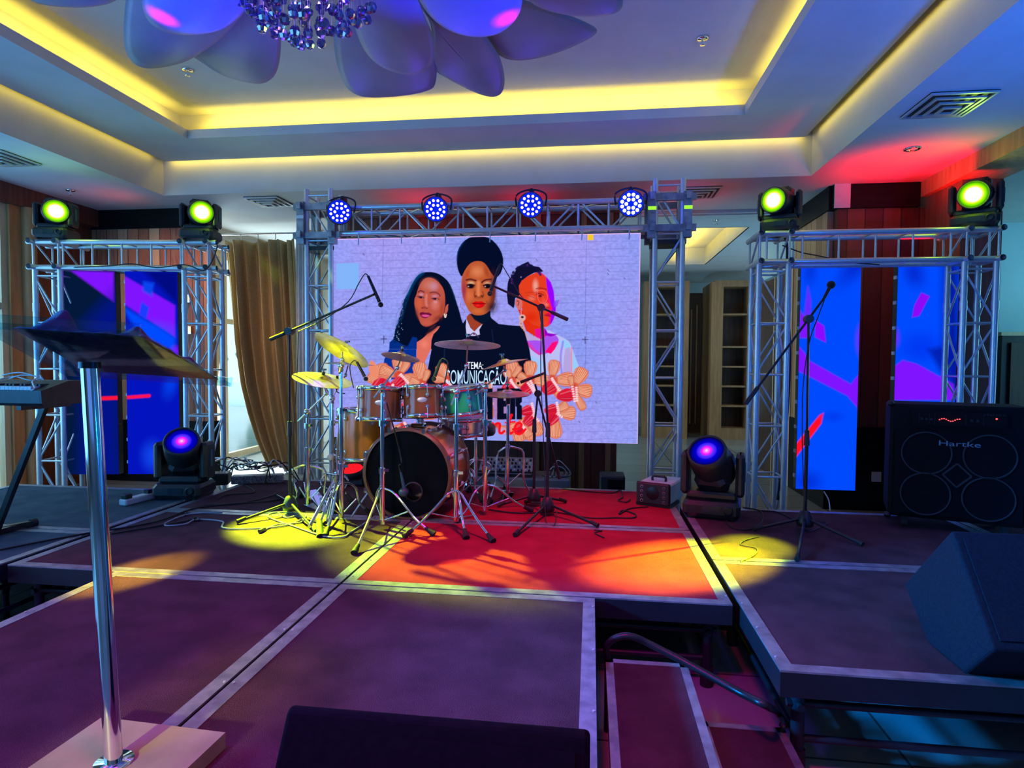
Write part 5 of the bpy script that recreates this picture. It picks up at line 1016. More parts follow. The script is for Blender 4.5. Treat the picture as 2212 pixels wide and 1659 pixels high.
# tom stand between the two rack toms
b = P(868, 1112); b.y = 4.62; b.x = -1.30; t = thing('tom_stand', 'chrome double tom stand behind the bass drum holding the rack toms', 'drum stand', b)
MB().cyl((b.x, b.y, ST+.04), (b.x, b.y, 1.16), .016, 12).build('pole', CHROME, t); tripod(t, b, ST+.3, ST+.05, [b+Vector((.26*math.cos(a), .26*math.sin(a), 0)) for a in (.5, 2.2, 3.8)])
for q in (A(850, 880, 4.2), A(900, 880, 4.2), A(980, 880, 4.4)): MB().tube([(b.x, b.y, 1.15), (q.x*.6+b.x*.4, b.y-.1, 1.22), (q.x, q.y+.03, q.z)], .009, 8).build('tom_arm', CHROME, t)
# pedals and spare hardware on the left
t = thing('drum_pedal', 'chrome kick pedal lying left of the floor tom in the lime light', 'drum pedal', P(690, 1100)); p = P(690, 1100)
MB().box(p+Vector((0, .0, .06)), (.09, .30, .012), Matrix.Rotation(.9, 3, 'Z') @ Matrix.Rotation(.35, 3, 'X')).build('footboard', CHROME, t); MB().box(p+Vector((0, 0, .008)), (.10, .32, .012), rotz(.9)).build('base_plate', CHROME, t)
m = MB(); m.cyl(p+Vector((.05, .12, 0)), p+Vector((.07, .12, .24)), .007).cyl(p+Vector((-.04, .16, 0)), p+Vector((-.02, .16, .24)), .007).cyl(p+Vector((.09, .11, .23)), p+Vector((-.04, .17, .23)), .008).cyl(p+Vector((.03, .14, .23)), p+Vector((.06, .06, .36)), .004); m.build('frame', CHROME, t); MB().ball(p+Vector((.06, .06, .37)), .025, 12).build('beater', HEADW, t)
t = thing('folded_stand', 'folded chrome stand lying slanted among the drum legs at left', 'drum stand', P(720, 1125)); p = P(668, 1148)
q_ = P(752, 1055); q_.z = ST+.28; MB().cyl(p+Vector((0, 0, .03)), q_, .012, 12).cyl(p+Vector((.10, .05, .02)), q_+Vector((-.08, .02, .02)), .007).build('pole', CHROME, t)
for k in range(3): MB().cyl(q_.lerp(p, .3+.1*k), P(690+k*14, 1138-k*8)+Vector((0, 0, .01)), .007).build('leg', CHROME, t)
MB().cyl(P(692, 1160)+Vector((0, 0, .0)), P(690, 1146)+Vector((0, 0, .05)), .024, 12, .02).build('rubber_foot', RUB, t)
t = thing('drum_throne', 'round drum stool seat behind the bass drum and the snare', 'stool', (-.95, 5.02, ST))
MB().lathe([(0, .0), (.15, .0), (.165, .02), (.165, .07), (.15, .09), (0, .095)], (-.95, 5.02, .88), (0, 0, 1), 32).build('seat', BLK, t); MB().cyl((-.95, 5.02, ST+.05), (-.95, 5.02, .89), .014).build('pole', CHROME, t); tripod(t, (-.95, 5.02, ST), ST+.25, ST+.06, [Vector((-.95+.14*math.cos(a), 5.02+.14*math.sin(a), ST)) for a in (.2, 2.3, 4.4)])
# ------------------------------------------------------------------ microphones and their stands
def mic(t_, head, tail, name='microphone', label=None, grille=.017):
    head, tail = Vector(head), Vector(tail); d = (head-tail).normalized(); t = thing(name, label, 'microphone', tail, 0, 'microphones around the drums')
    MB().cyl(tail, head-d*.03, .009, 12, .012).build('body', BLKM, t); MB().ball(head-d*.012, grille, 14).build('grille', mat('mic_mesh_%d' % len(MAT), (.03, .03, .035), .5, .5, bump=1, bscale=900), t); return t
def mic_stand(label, b, feet, top, b0, b1, Yb, hub=.10, r=.011, clutch=None, heavy=False):
    b = Vector(b); t = thing('microphone_stand', label, 'microphone stand', b, 0, 'black boom microphone stands'); top = Vector(top)
    MB().cyl((b.x, b.y, ST+.03), (b.x, b.y, ST+.62), r, 12).cyl((b.x, b.y, ST+.6), top, r*.72, 12).build('pole', BLKM, t)
    MB().cyl((b.x, b.y, ST+.55), (b.x, b.y, ST+.65), r*1.6, 12, r*1.3).build('height_clutch', BLK, t)
    MB().lathe([(.0, 0), (.05, .0), (.052, .03), (.03, .09), (.014, .10)], (b.x, b.y, ST+.03), (0, 0, 1), 20).build('hub', BLK, t)
    for f in feet:
        f = Vector(f); MB().cyl((b.x, b.y, ST+hub-.02), f+Vector((0, 0, .014)), .009, 10).build('leg', BLKM, t); d = (f-Vector((b.x, b.y, ST+hub))).normalized(); MB().cyl(f-d*.06+Vector((0, 0, .014)), f+Vector((0, 0, .014)), .013, 10, .015).build('rubber_foot', RUB, t)
    b0, b1 = Vector(b0), Vector(b1); MB().cyl(b0, b1, .0075, 10).build('boom', BLKM, t); MB().cyl(b0, b0+(b1-b0).normalized()*.13, .014, 12, .013).build('counterweight', BLK, t)
    MB().cyl(top-Vector((0, .025, 0)), top+Vector((0, .03, 0)), .026, 16).box(top, (.03, .03, .05), bev=.006).build('boom_clutch', BLK, t); return t
b = P(627, 1110); top = A(636, 718, b.y); b0 = A(585, 733, b.y-.03); b1 = A(808, 636, b.y-.25)
# the boom passes through the top of the pole
k = (top.x-b0.x)/(b1.x-b0.x); mic_stand('black boom stand at left of the drums, before the curtain', b, [P(512, 1132), P(595, 1072), P(683, 1152)], b0.lerp(b1, k), b0, b1, b.y)
h = A(824, 662, b.y-.22); ta = A(795, 596, b.y-.26); mic(None, h, ta, label='slim overhead microphone hanging at left above the lime cymbal')
tag(MB().tube([ta, A(788, 592, b.y-.26), A(775, 612, b.y-.2), A(752, 652, b.y-.16), A(700, 690, b.y-.1), A(645, 716, b.y)], .0035, 6).tube([A(645, 716, b.y), A(642, 800, b.y-.02), A(634, 950, b.y-.02), P(640, 1105)+Vector((0, 0, .02)), P(700, 1140)+Vector((0, 0, .006))], .0035, 6).build('microphone_cable', BLK), 'thin cable along the left boom stand and down its pole', 'cable')
b = P(1182, 1112); top = A(1171, 672, b.y); b0 = A(1226, 690, b.y+.03); b1 = A(1066, 618, b.y-.2)
k = (top.x-b0.x)/(b1.x-b0.x); mic_stand('tall black boom stand right of the drums, crossing the portraits on screen', b, [P(1112, 1160), P(1292, 1140), P(1135, 1088)], b0.lerp(b1, k), b0, b1, b.y)
h = A(1057, 638, b.y-.2); ta = A(1079, 574, b.y-.2); mic(None, h, ta, label='slim overhead microphone in front of the middle portrait')
tag(MB().tube([ta, A(1083, 570, b.y-.2), A(1100, 598, b.y-.15), A(1130, 645, b.y-.05), A(1166, 675, b.y-.02), A(1168, 800, b.y-.03), A(1176, 1000, b.y-.03), P(1180, 1130)+Vector((0, 0, .006)), P(1198, 1135)+Vector((0, 0, .006)), P(1203, 1100)+Vector((0, 0, .006))], .0032, 6).build('microphone_cable', BLK), 'thin cable hanging down the tall boom stand right of the drums', 'cable')
b = P(1153, 1092); top = A(1162, 850, b.y); b1 = A(1153, 822, b.y+.02); b0 = A(1209, 1034, b.y+.15)
mic_stand('short black boom stand by the hi-hat with its arm hanging down', b, [P(1075, 1096), P(1223, 1087), P(1155, 1070)], top, b0, A(1156, 830, b.y), b.y)
mic(None, A(1116, 829, b.y-.03), A(1176, 806, b.y+.02), label='hi-hat microphone lying level over the violet hi-hat', grille=.010)
b = P(1738, 1145); top = A(1744, 705, b.y); b0 = A(1611, 872, b.y-.15); b1 = A(1786, 636, b.y+.02)
k = (top.x-b0.x)/(b1.x-b0.x); mic_stand('black boom microphone stand alone on the right decks', b, [P(1722, 1214), P(1864, 1181), P(1628, 1148)], b0.lerp(b1, k), b0, b1, b.y)
mic(None, A(1797, 612, b.y+.04), A(1778, 648, b.y+.01), label='vocal microphone on the lone stand before the blue banner', grille=.026)
tag(MB().tube([A(1780, 650, b.y), A(1765, 690, b.y-.02), A(1748, 740, b.y-.02), A(1735, 830, b.y-.03), A(1733, 950, b.y-.03), A(1738, 1100, b.y-.03), P(1742, 1150)+Vector((0, 0, .008)), P(1775, 1140)+Vector((0, 0, .008)), P(1785, 1130)+Vector((0, 0, .006)), P(1740, 1126)+Vector((0, 0, .006))], .0035, 6).build('microphone_cable', BLK), 'cable running down the lone microphone stand at right', 'cable')
# clip microphones on the toms and the kick microphone
def clip_mic(label, head, tail, loop):
    t = mic(None, head, tail, label=label, grille=.016); MB().tube([Vector(tail)]+[Vector(q) for q in loop], .004, 6).build('gooseneck', BLK, t)
Yt = 3.98
clip_mic('clip microphone aimed at the left brown tom', A(732+60, 822, Yt), A(771, 782, Yt), [A(765, 779, Yt), A(756, 790, Yt), A(758, 812, Yt+.03), A(764, 838, Yt+.06)])
clip_mic('clip microphone standing upright beside the left brown tom', A(730, 838, Yt+.1), A(728, 812, Yt+.1), [A(727, 845, Yt+.12), A(745, 850, Yt+.12)])
clip_mic('clip microphone with bent neck over the right brown tom', A(936, 822, Yt), A(952, 778, Yt), [A(957, 774, Yt), A(966, 780, Yt), A(967, 792, Yt+.05), A(960, 830, Yt+.1)])
h = A(872, 1063, 3.9); t = thing('kick_microphone', 'dark round kick drum microphone at the port of the bass drum', 'microphone', h)
MB().ball(h, .034, 16, (1, 1.2, .9)).cyl(h+Vector((.005, 0, .02)), A(866, 1020, 3.9), .012, 10, .008).build('body', mat('slate_blue_plastic', (.02, .06, .09), .4), t); MB().tube([A(866, 1022, 3.9), A(862, 1005, 3.9), A(868, 1000, 3.9), A(860, 960, 3.92), A(845, 905, 3.85), A(835, 870, 3.8)], .005, 8).build('arm', BLKM, t)
# ------------------------------------------------------------------ bass amplifier
def text_mesh(txt, name, p0, ux, uz, w_, h_, m_, parent, ext=.0, off=.0, bold=.0, nrm=None):
    """lettering laid on a surface: p0 lower left corner, ux and uz unit directions"""
    cu = bpy.data.curves.new(name, 'FONT'); cu.body = txt; cu.size = 1; cu.offset = bold; tmp = bpy.data.objects.new('tmp', cu); C.objects.link(tmp)
    me = bpy.data.meshes.new_from_object(tmp.evaluated_get(bpy.context.evaluated_depsgraph_get())); C.objects.unlink(tmp); bpy.data.objects.remove(tmp)
    co = np.array([v.co for v in me.vertices]); a0, a1, b0, b1 = co[:, 0].min(), co[:, 0].max(), co[:, 1].min(), co[:, 1].max(); Mi = rootm(parent).inverted(); p0, ux, uz = Vector(p0), Vector(ux), Vector(uz)
    for v in me.vertices: v.co = Mi @ (p0+ux*(w_*(v.co.x-a0)/(a1-a0))+uz*(h_*(v.co.y-b0)/(b1-b0)))
    me.materials.clear(); me.materials.append(m_); o = bpy.data.objects.new(name, me); C.objects.link(o); o.parent = parent; return o
fx = A(1925, 868, 4.3).x; az0 = ST+.075; az1 = A(1925, 872, 4.3).z; AW = .73; aY = 4.3
t = thing('bass_amplifier', 'large black bass amplifier cabinet with four round speakers on casters', 'amplifier', (fx, aY, ST)); AMP = t
body = MB().box((fx+AW/2, aY+.22, (az0+az1)/2), (AW, .40, az1-az0), bev=.018).build('cabinet', TOLEX, t)
gz0, gz1 = az0+.03, az1-.17
gr = MB().bb(fx+.03, fx+AW-.03, aY-.002, aY+.02, gz0, gz1).build('grille', GRILLE, t)
ringm = mat('faint_speaker_ring', (.016, .024, .032), .7)
for i in (0, 1):
    for j in (0, 1):
        c = Vector((fx+AW*(.275+.45*i), aY-.004, gz0+(gz1-gz0)*(.25+.49*j)))
        s_ = MB().lathe([(.139, 0), (.139, -.006), (.130, -.006), (.130, 0)], c, (0, 1, 0), 48).build('speaker', ringm, t)
        MB().lathe([(.130, 0), (.06, .01), (.05, .004), (0, .0)], c, (0, 1, 0), 40).build('cone', GRILLE, s_)
c = Vector((fx+AW*.5, aY-.005, (gz0+gz1)/2)); m = MB()
for k in range(4): a = k*PI/2; p = c+Vector((math.cos(a), 0, math.sin(a)))*.075; q = c+Vector((math.cos(a+PI/2), 0, math.sin(a+PI/2)))*.075; m.beam(p, q, .01, .012, (0, 1, 0))
m.build('tweeter_frame', ringm, t)
LOGO = mat('steel_blue_logo', (.20, .34, .46), .4, .3)
text_mesh('Hartke', 'logo', (fx+.265, aY-.016, gz1-.085), (1, 0, 0), (0, 0, 1), .215, .032, LOGO, t)
pz = az1-.085; pn = MB().bb(fx+.12, fx+AW-.12, aY-.006, aY+.02, pz-.045, pz+.045).build('control_panel', TOLEX, t)
m = MB()
for k in range(10): x = fx+.265+k*.0115; m.box((x, aY-.010, pz-.006+.008*math.sin(k*.9)), (.007, .008, .006))
m.build('slider_led', emi('red_led', (1, .10, .12), 1.5), pn)
MB().ball((fx+.555, aY-.008, pz+.012), .006, 8).build('power_led', MAT['red_led'], pn)
for x in (.17, .195, .22, .43, .46): MB().cyl((fx+x, aY-.02, pz-.005), (fx+x, aY-.004, pz-.005), .008, 12).build('knob', DARKST, pn)
m = MB()
for x in (.155, .21, .24, .40, .49): m.bb(fx+x, fx+x+.002, aY-.008, aY-.004, pz-.035, pz+.035)
m.build('panel_line', ringm, pn)
text_mesh('Hartke', 'small_logo', (fx+.49, aY-.009, pz+.03), (1, 0, 0), (0, 0, 1), .11, .014, ringm, t)
for x in (.10, AW-.10):
    for y in (.07, .36): cst = MB().cyl((fx+x-.015, aY+y, ST+.03), (fx+x+.015, aY+y, ST+.03), .03, 16).bb(fx+x-.02, fx+x+.02, aY+y-.02, aY+y+.02, ST+.05, ST+.085).build('caster', RUB, t)
for z in (az0, az1):
    m = MB()
    for x in (fx, fx+AW): m.ball((x, aY+.03, z), .022, 10)
    m.build('corner_guard', BLKM, t)
AMP.rotation_euler = (0, 0, math.radians(-20))
# ------------------------------------------------------------------ wedge speakers
def wedge(label, prof, x0, x1, face, mt=DPAINT):
    """prof: outline (y, z) of the side, extruded from x0 to x1; face: indices of the grille edge"""
    t = thing('wedge_speaker', label, 'speaker', ((x0+x1)/2, sum(p[0] for p in prof)/len(prof), ST)); n = len(prof)
    m = MB().prism([(x0, p[0], p[1]) for p in prof], (x1-x0, 0, 0)); o = m.build('cabinet', mt, t)
    bm_ = o.modifiers.new('bevel', 'BEVEL'); bm_.width = .012; bm_.segments = 3
    a, b_ = prof[face[0]], prof[face[1]]; d = Vector((0, b_[0]-a[0], b_[1]-a[1])); L = d.length; d.normalize(); nn = Vector((0, -d.z, d.y)) if True else None
    if nn.y > 0: nn = -nn
    p = Vector((x0, a[0], a[1]))+d*.03; q = p+d*(L-.06)
    MB().prism([p+Vector((.03, 0, 0)), q+Vector((.03, 0, 0)), q+Vector((x1-x0-.03, 0, 0)), p+Vector((x1-x0-.03, 0, 0))], nn*.006).build('grille', mt, t)
    return t
y0 = 2.282
t = wedge('dark blue lit wedge monitor speaker at the right edge of the stage', [(y0, ST), (y0+.23, ST), (y0+.43, ST+.16), (y0+.106, ST+.477), (y0-.148, ST+.153)], 1.302, 1.95, (4, 3))

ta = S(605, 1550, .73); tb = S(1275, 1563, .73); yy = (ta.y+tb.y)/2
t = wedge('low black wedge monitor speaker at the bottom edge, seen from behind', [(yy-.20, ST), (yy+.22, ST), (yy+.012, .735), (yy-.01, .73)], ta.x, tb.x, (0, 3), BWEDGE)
# ------------------------------------------------------------------ lectern
def lectern():
    pb = S(246, 1648, ST+.045); t = thing('lectern', 'lectern with chrome post, cream stone base and tilted clear acrylic top', 'lectern', (pb.x, pb.y, ST))
    a = S(220, 1549, ST+.045); b_ = S(487, 1582, ST+.045); cfront = S(60, 1655, ST+.045)
    e1 = (b_-a); e1.z = 0; e2 = Vector((e1.y, -e1.x, 0)).normalized()*.46
    MB().prism([a, b_, b_+e2, a+e2], (0, 0, -.044)).build('base', STONE, t)
    top = A(194, 792, pb.y); MB().cyl((pb.x, pb.y, ST+.045), (top.x, pb.y, top.z), .0205, 32).build('post', CHROME, t)
    MB().lathe([(.0, 0), (.045, 0), (.045, .006), (.0, .006)], (pb.x, pb.y, ST+.045), (0, 0, 1), 32).build('post_flange', CHROME, t)
    Ap, Bp, Cp, Dp = A(-60, 702, 1.24), A(142, 812, 1.62), A(497, 835, 1.70), A(300, 724, 1.32)
    n_ = (Dp-Ap).cross(Bp-Ap).normalized()
    if n_.z < 0: n_ = -n_
    ctr = (Ap+Bp+Cp+Dp)/4
    pl = MB().prism([Ap, Bp, Cp, Dp], n_*.010).build('top_panel', ACRYL, t)
    lip = (Dp-Ap).normalized(); MB().prism([Ap-n_*.004, Dp-n_*.004, Dp+n_*.030+Vector((0, -.004, .0)), Ap+n_*.030], (n_.cross(lip)).normalized()*.008).build('front_lip', ACRYL, t)
    MB().prism([Bp, Cp, Cp+n_*.028, Bp+n_*.028], Vector((0, .008, 0))).build('paper_stop', ACRYL, t)
    q = Vector((top.x, pb.y, top.z)); m = MB(); m.cyl(q-Vector((0, 0, .004)), q+Vector((0, 0, .012)), .024, 24); m.build('post_cap', BLKM, t)
    # paper-thin added bar that imitates the lime reflection under the panel
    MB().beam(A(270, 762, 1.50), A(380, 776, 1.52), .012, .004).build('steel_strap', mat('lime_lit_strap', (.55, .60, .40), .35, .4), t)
    # cloth bundle on the panel
    u = (Dp-Ap); v = (Bp-Ap); b2 = thing('black_cloth_bundle', 'lumpy black cloth bundle lying on the clear lectern top', 'cloth', ctr+n_*.012)
    nx, ny = 60, 36; vs = []; r5 = np.random.RandomState(5)
    hills = [(.16, .22, .10, .050), (.25, .15, .12, .05), (.48, .35, .12, .035), (.72, .30, .12, .052), (.55, .7, .2, .02), (.3, .6, .22, .024), (.85, .72, .14, .022)]
    for j in range(ny+1):
        for i in range(nx+1):
            s_, w_ = i/nx, j/ny; ed = min(s_, 1-s_, w_, 1-w_); wob = .03*math.sin(s_*17)+.02*math.sin(w_*13+s_*7)
            h_ = .010+sum(hh*math.exp(-((s_-a_)**2+(w_-c_)**2)/(2*(sg*.6)**2)) for a_, c_, sg, hh in hills)+.004*math.sin(s_*40+w_*9)*math.sin(w_*33)
            h_ *= min(1, ed*14)**.5 if ed > 0 else 0
            S_ = .22+.75*s_+wob*.5*(w_-.5); W_ = .10+.84*w_+wob*.6*(s_-.4)+.10*(s_-.5)*0
            S_ = min(.97, .16+.80*s_+wob*.4*(w_-.5)); W_ = max(.03, min(.93, W_)); vs.append((Ap*(1-S_)+Dp*S_)*(1-W_)+(Bp*(1-S_)+Cp*S_)*W_+n_*(.012+h_))
    m = MB(); m.add(vs, [(j*(nx+1)+i, j*(nx+1)+i+1, (j+1)*(nx+1)+i+1, (j+1)*(nx+1)+i) for j in range(ny) for i in range(nx)], True)
    m.add([p-n_*.001 for p in (vs[0], vs[nx], vs[-1], vs[ny*(nx+1)])], [(0, 1, 2, 3)]); m.build('cloth', CLOTHK, b2)
lectern()
# ------------------------------------------------------------------ keyboard at the left edge
def keyboard():
    y = 3.25; r_ = A(136, 848, y); zt = A(60, 822, y).z; t = thing('keyboard', 'black stage keyboard end at the left edge with cables on top', 'keyboard', (r_.x-.6, y, r_.z)); z0 = A(60, 872, y).z
    x0 = r_.x-1.25; sec = [(y-.16, z0+.015), (y-.15, z0), (y+.15, z0+.0), (y+.16, z0+.02), (y+.16, zt), (y+.02, zt), (y-.14, zt-.045), (y-.165, zt-.05)]
    MB().prism([(x0, a, b) for a, b in sec], (r_.x-x0, 0, 0)).build('body', BLK, t); MB().prism([(r_.x, a, b) for a, b in sec], (.018, 0, 0)).build('end_cheek', BLKM, t)
    m = MB(); k = MB()
    for i in range(48): xx = x0+.03+i*.0243; m.bb(xx, xx+.0225, y-.155, y-.02, zt-.048, zt-.028)
    m.build('white_keys', WHITEP, t)
    for i in range(48):
        if i % 7 in (0, 1, 3, 4, 5): xx = x0+.03+i*.0243+.016; k.bb(xx, xx+.012, y-.10, y-.02, zt-.03, zt-.016)
    k.build('black_keys', BLK, t)
    s = thing('keyboard_stand', 'black keyboard stand with its foot on the blue lit deck at left', 'stand', (r_.x-.45, y, ST))
    for sx, xx in ((-1, x0+.2), (1, r_.x-.12)):
        m = MB().beam((xx-.35*sx, y, ST+.03), (xx, y, z0-.01), .03, .03, (0, 1, 0)); m.build('leg', BLKM, s)
        MB().beam((xx, y-.17, z0-.012), (xx, y+.17, z0-.012), .03, .024).build('support_arm', BLKM, s); MB().beam((xx-.35*sx, y-.2, ST+.018), (xx-.35*sx, y+.2, ST+.018), .03, .034).build('foot_bar', BLKM, s)
    for k_, pts in enumerate(((A(20, 820, y), A(45, 812, y), A(80, 815, y), A(70, 826, y-.1), A(75, 840, y-.17), A(68, 845, y-.17)), (A(5, 812, y), A(40, 806, y), A(70, 812, y), A(95, 822, y)), (A(-5, 822, y), A(30, 815, y+.05), A(60, 822, y), A(90, 824, y+.05)))):
        tag(MB().tube([p+Vector((0, 0, .004)) for p in pts], .004, 6).build('white_cable', WHITEP), ['white cable looped over the front of the keyboard', 'white cable arching along the back of the keyboard', 'white cable lying flat on the keyboard top'][k_], 'cable')
keyboard()
v = S(45, 1146); m = MB().beam(S(-60, 1162)+Vector((0, 0, .02)), S(75, 1136)+Vector((0, 0, .02)), .04, .035); t = thing('fallen_stand_leg', 'black stand leg with rubber tip lying on the blue deck at left', 'stand', v); m.build('tube', BLKM, t); MB().cyl(S(66, 1138)+Vector((0, 0, .022)), S(78, 1135)+Vector((0, 0, .022)), .026, 12).build('rubber_tip', RUB, t)
# chair with bent chrome legs on the hall floor at the left edge
t = thing('chair', 'dark bent tube chair leg on the hall floor at the left edge', 'chair', S(10, 1330, 0)); p = S(12, 1335, .0); MB().tube([p, p+Vector((.0, .0, .12)), p+Vector((-.05, .04, .20)), p+Vector((-.3, .08, .22)), p+Vector((-.5, .08, .22))], .02, 10).build('leg', BLKM, t)
# ------------------------------------------------------------------ small gear on stage
def gear_box():
    c = S(1412, 1093); t = thing('effects_light', 'white cased effects light with black front lying right of the screen', 'stage light', c, -.42)
    MB().box((0, .17, .095), (.25, .36, .15), bev=.012).build('case', mat('pale_blue_case', (.55, .66, .74), .35), t, False)
    f = MB().box((0, -.012, .095), (.26, .03, .165), bev=.012).build('front_panel', BLK, t, False)
    m = MB()
    for x in (-.085, .085):
        for k in range(4): m.lathe([(.008, 0), (.011, -.002), (.008, -.004)], (x, -.028, .04+k*.035), (0, 1, 0), 12)
    m.build('led_ring', ALU, f, False); MB().lathe([(0, -.002), (.045, -.002), (.05, .0)], (0, -.028, .10), (0, 1, 0), 28).build('lens', BLKM, f, False)
    MB().tube([(-.05, .12, .165), (-.05, .12, .20), (0, .12, .205), (.05, .12, .20), (.05, .12, .165)], .010, 8).build('handle', BLK, t, False)
    MB().box((0, .1, .010), (.27, .22, .02)).build('bracket', DARKST, t, False)
gear_box()
def mixer():
    c = S(1085, 1040); c = Vector((c.x, 5.42, 0)); sx = thing('flat_case', 'flat grey case behind the stage carrying the small mixer', 'case', (c.x+.1, 5.6, 0)); MB().box((c.x+.12, 5.72, .215), (.95, .42, .43), bev=.012).build('body', mat('grey_case', (.16, .18, .20), .5), sx)
    for xx in (-.25, .45): MB().box((c.x+xx, 5.505, .30), (.06, .012, .04)).build('latch', ALU, sx)
    t = thing('mixer', 'small audio mixer with pale knobs behind the hi-hat', 'mixer', (c.x, 5.6, .43)); R_ = Matrix.Rotation(.45, 3, 'X')
    MB().box((c.x, 5.68, .50), (.50, .26, .05), R_).build('panel', mat('mauve_panel', (.38, .30, .36), .5), t); MB().box((c.x, 5.69, .457), (.50, .27, .05)).build('chassis', BLK, t)
    m = MB(); k2 = MB()
    for i in range(14):
        for j in range(4):
            p = Vector((c.x-.22+i*.034, 5.68, .50))+R_ @ Vector((0, -.09+j*.055, .03)); (m if (i+j) % 3 else k2).cyl(p-R_ @ Vector((0, 0, .006)), p+R_ @ Vector((0, 0, .012)), .009, 8)
    m.build('black_knobs', BLK, t); k2.build('white_knobs', WHITEP, t)
    for q in range(5): x = c.x+.42+.02*q; tag(MB().tube([(x-.05, 5.62, .44), (x+.0, 5.60, .50+.03*q), (x+.09, 5.62, .52), (x+.12, 5.64, .45), (x-.02, 5.60, .437), (x-.08, 5.62, .445)], .005, 6).build('coiled_cable', ALU if q % 2 else BLK), 'coiled cable loop number %s beside the small mixer, %s' % (('one', 'two', 'three', 'four', 'five')[q], ('lowest', 'low', 'middle', 'high', 'highest')[q]), 'cable', 'coiled cables by the mixer')
mixer()
def box_thing(name, label, cat, px, py, Y, w_, d_, h_, mt, rz=0, z=None):
    v = A(px, py, Y); z = 0 if z is None else z; t = thing(name, label, cat, (v.x, Y, z), rz)
    MB().box((0, 0, h_/2), (w_, d_, h_), bev=.012).build('body', mt, t, False); return t
t = box_thing('small_speaker', 'small dark box speaker behind the stage right of the screen', 'speaker', 1322, 1040, 5.5, .22, .24, .50, mat('slate_box', (.012, .022, .03), .5)); MB().box((.03, -.123, .40), (.14, .006, .14)).build('grille', GRILLE, t, False)
# red lit floor light under the floor tom
p = S(760, 1045); p.y = 4.85; t = thing('floor_light', 'red glowing round floor light seen under the orange floor tom', 'stage light', (A(760, 1020, 5.0).x, 5.0, ST)); c = A(760, 1013, 5.0)
MB().box((c.x, 5.05, ST+.05), (.24, .16, .10), bev=.02).build('case', BLK, t); MB().lathe([(0, 0), (.095, 0), (.10, -.012)], (c.x, 4.99, ST+.15), (0, -.30, .95), 24).build('lens', emi('red_glow', (1, .01, .02), 1.2), t); MB().lathe([(.098, .005), (.112, -.02), (.10, -.06)], (c.x, 4.99, ST+.148), (0, -.30, .95), 24).build('housing', BLK, t)
c = A(1002, 1038, 5.05); t = thing('pedal_tuner', 'tiny device with blue lights on the red deck below the snare', 'device', (c.x, 5.05, ST)); MB().box((c.x, 5.06, ST+.03), (.09, .1, .06), bev=.008).build('body', BLK, t)
m = MB()
for k in range(3): m.ball((c.x-.03+k*.03, 5.008, ST+.045), .011, 8)
m.build('blue_led', emi('blue_led', (.1, .3, 1), 2.5), t)
# power strip and distribution board with tangled cables
p = S(306, 1082); q = S(352, 1070); t = thing('power_strip', 'white power strip with plugs left of the floor moving head', 'power strip', p); d = (q-p).normalized(); a_ = math.atan2(d.y, d.x)
MB().box(p+Vector((0, 0, .024)), (.34, .07, .045), rotz(a_), bev=.008).build('body', WHITEP, t); MB().box(p-d*.13+Vector((0, 0, .062)), (.06, .05, .035), rotz(a_), bev=.006).box(p+d*.06+Vector((0, 0, .06)), (.04, .04, .03), rotz(a_)).build('plug', BLK, t)
p = S(556, 1043); p = Vector((p.x, 5.0, ST)); t = thing('power_distribution_box', 'long speckled socket board under the cable tangle by the curtain', 'power strip', p, .35); MB().box((0, 0, .035), (.42, .10, .07), bev=.006).build('body', mat('speckled_board', (.08, .08, .10), .5, col2=(.45, .42, .42), scale=90), t, False); MB().box((-.30, 0, .05), (.14, .14, .10), bev=.01).build('end_block', BLK, t, False)
r6 = np.random.RandomState(4)
for k in range(8):
    pts = []; a = r6.uniform(0, 6)
    for i in range(10): a += r6.uniform(.5, 1.3); pts.append(p+Vector((-.15+.07*i*(1 if k % 2 else .8)-.2+r6.uniform(-.05, .05), .10*math.sin(a)+r6.uniform(-.06, .06), .09+.05*abs(math.sin(a*1.3))+.01*k)))
    pts[0].z = ST+.006; pts[-1].z = ST+.006
    tag(MB().tube(pts, .0055, 6, sub=5).build('tangled_cable', [BLK, ALU, RUB][k % 3]), '%s tangled cable on the socket board beside the curtain, loop %s' % (['black', 'silver', 'rubber black'][k % 3], ['first', 'second', 'third', 'fourth', 'fifth', 'sixth', 'seventh', 'eighth'][k]+' from the bottom'), 'cable', 'tangled cables on the socket board')
# cables lying on the decks
def floor_cable(label, pts, mt=BLK, r=.005, z=ST):
    tag(MB().tube([S(x, y, z)+Vector((0, 0, r)) for x, y in pts], r, 6, sub=5).build('floor_cable', mt), label, 'cable', None)
GREYC = mat('grey_cable', (.30, .32, .33), .5)
floor_cable('grey looped cable ending in a connector before the lime lit tripod', [(480, 1108), (410, 1112), (365, 1128), (358, 1137), (400, 1134), (425, 1124), (480, 1128), (482, 1142), (540, 1144), (610, 1138), (655, 1122), (655, 1112), (600, 1108), (580, 1118), (640, 1140), (700, 1160), (740, 1162), (760, 1150), (810, 1118)], GREYC, .0055)
floor_cable('lime lit cable from the left microphone tripod to its plug', [(600, 1108), (620, 1120), (652, 1112), (650, 1130), (600, 1134), (570, 1147)], GREYC, .005)
t = thing('cable_plug', 'black connector end lying on the lime lit carpet', 'connector', S(565, 1150)); MB().cyl(S(572, 1146)+Vector((0, 0, .012)), S(560, 1152)+Vector((0, 0, .012)), .011, 10).build('plug_body', BLK, t)
floor_cable('black cable crossing the left decks from the blue deck to the drums', [(0, 1190), (90, 1172), (200, 1152), (280, 1140), (350, 1125), (420, 1100), (500, 1090), (580, 1084), (640, 1074)], RUB, .006)
floor_cable('second black cable along the back left decks', [(400, 1116), (410, 1102), (450, 1092), (500, 1090), (560, 1080), (600, 1068)], RUB, .0045)
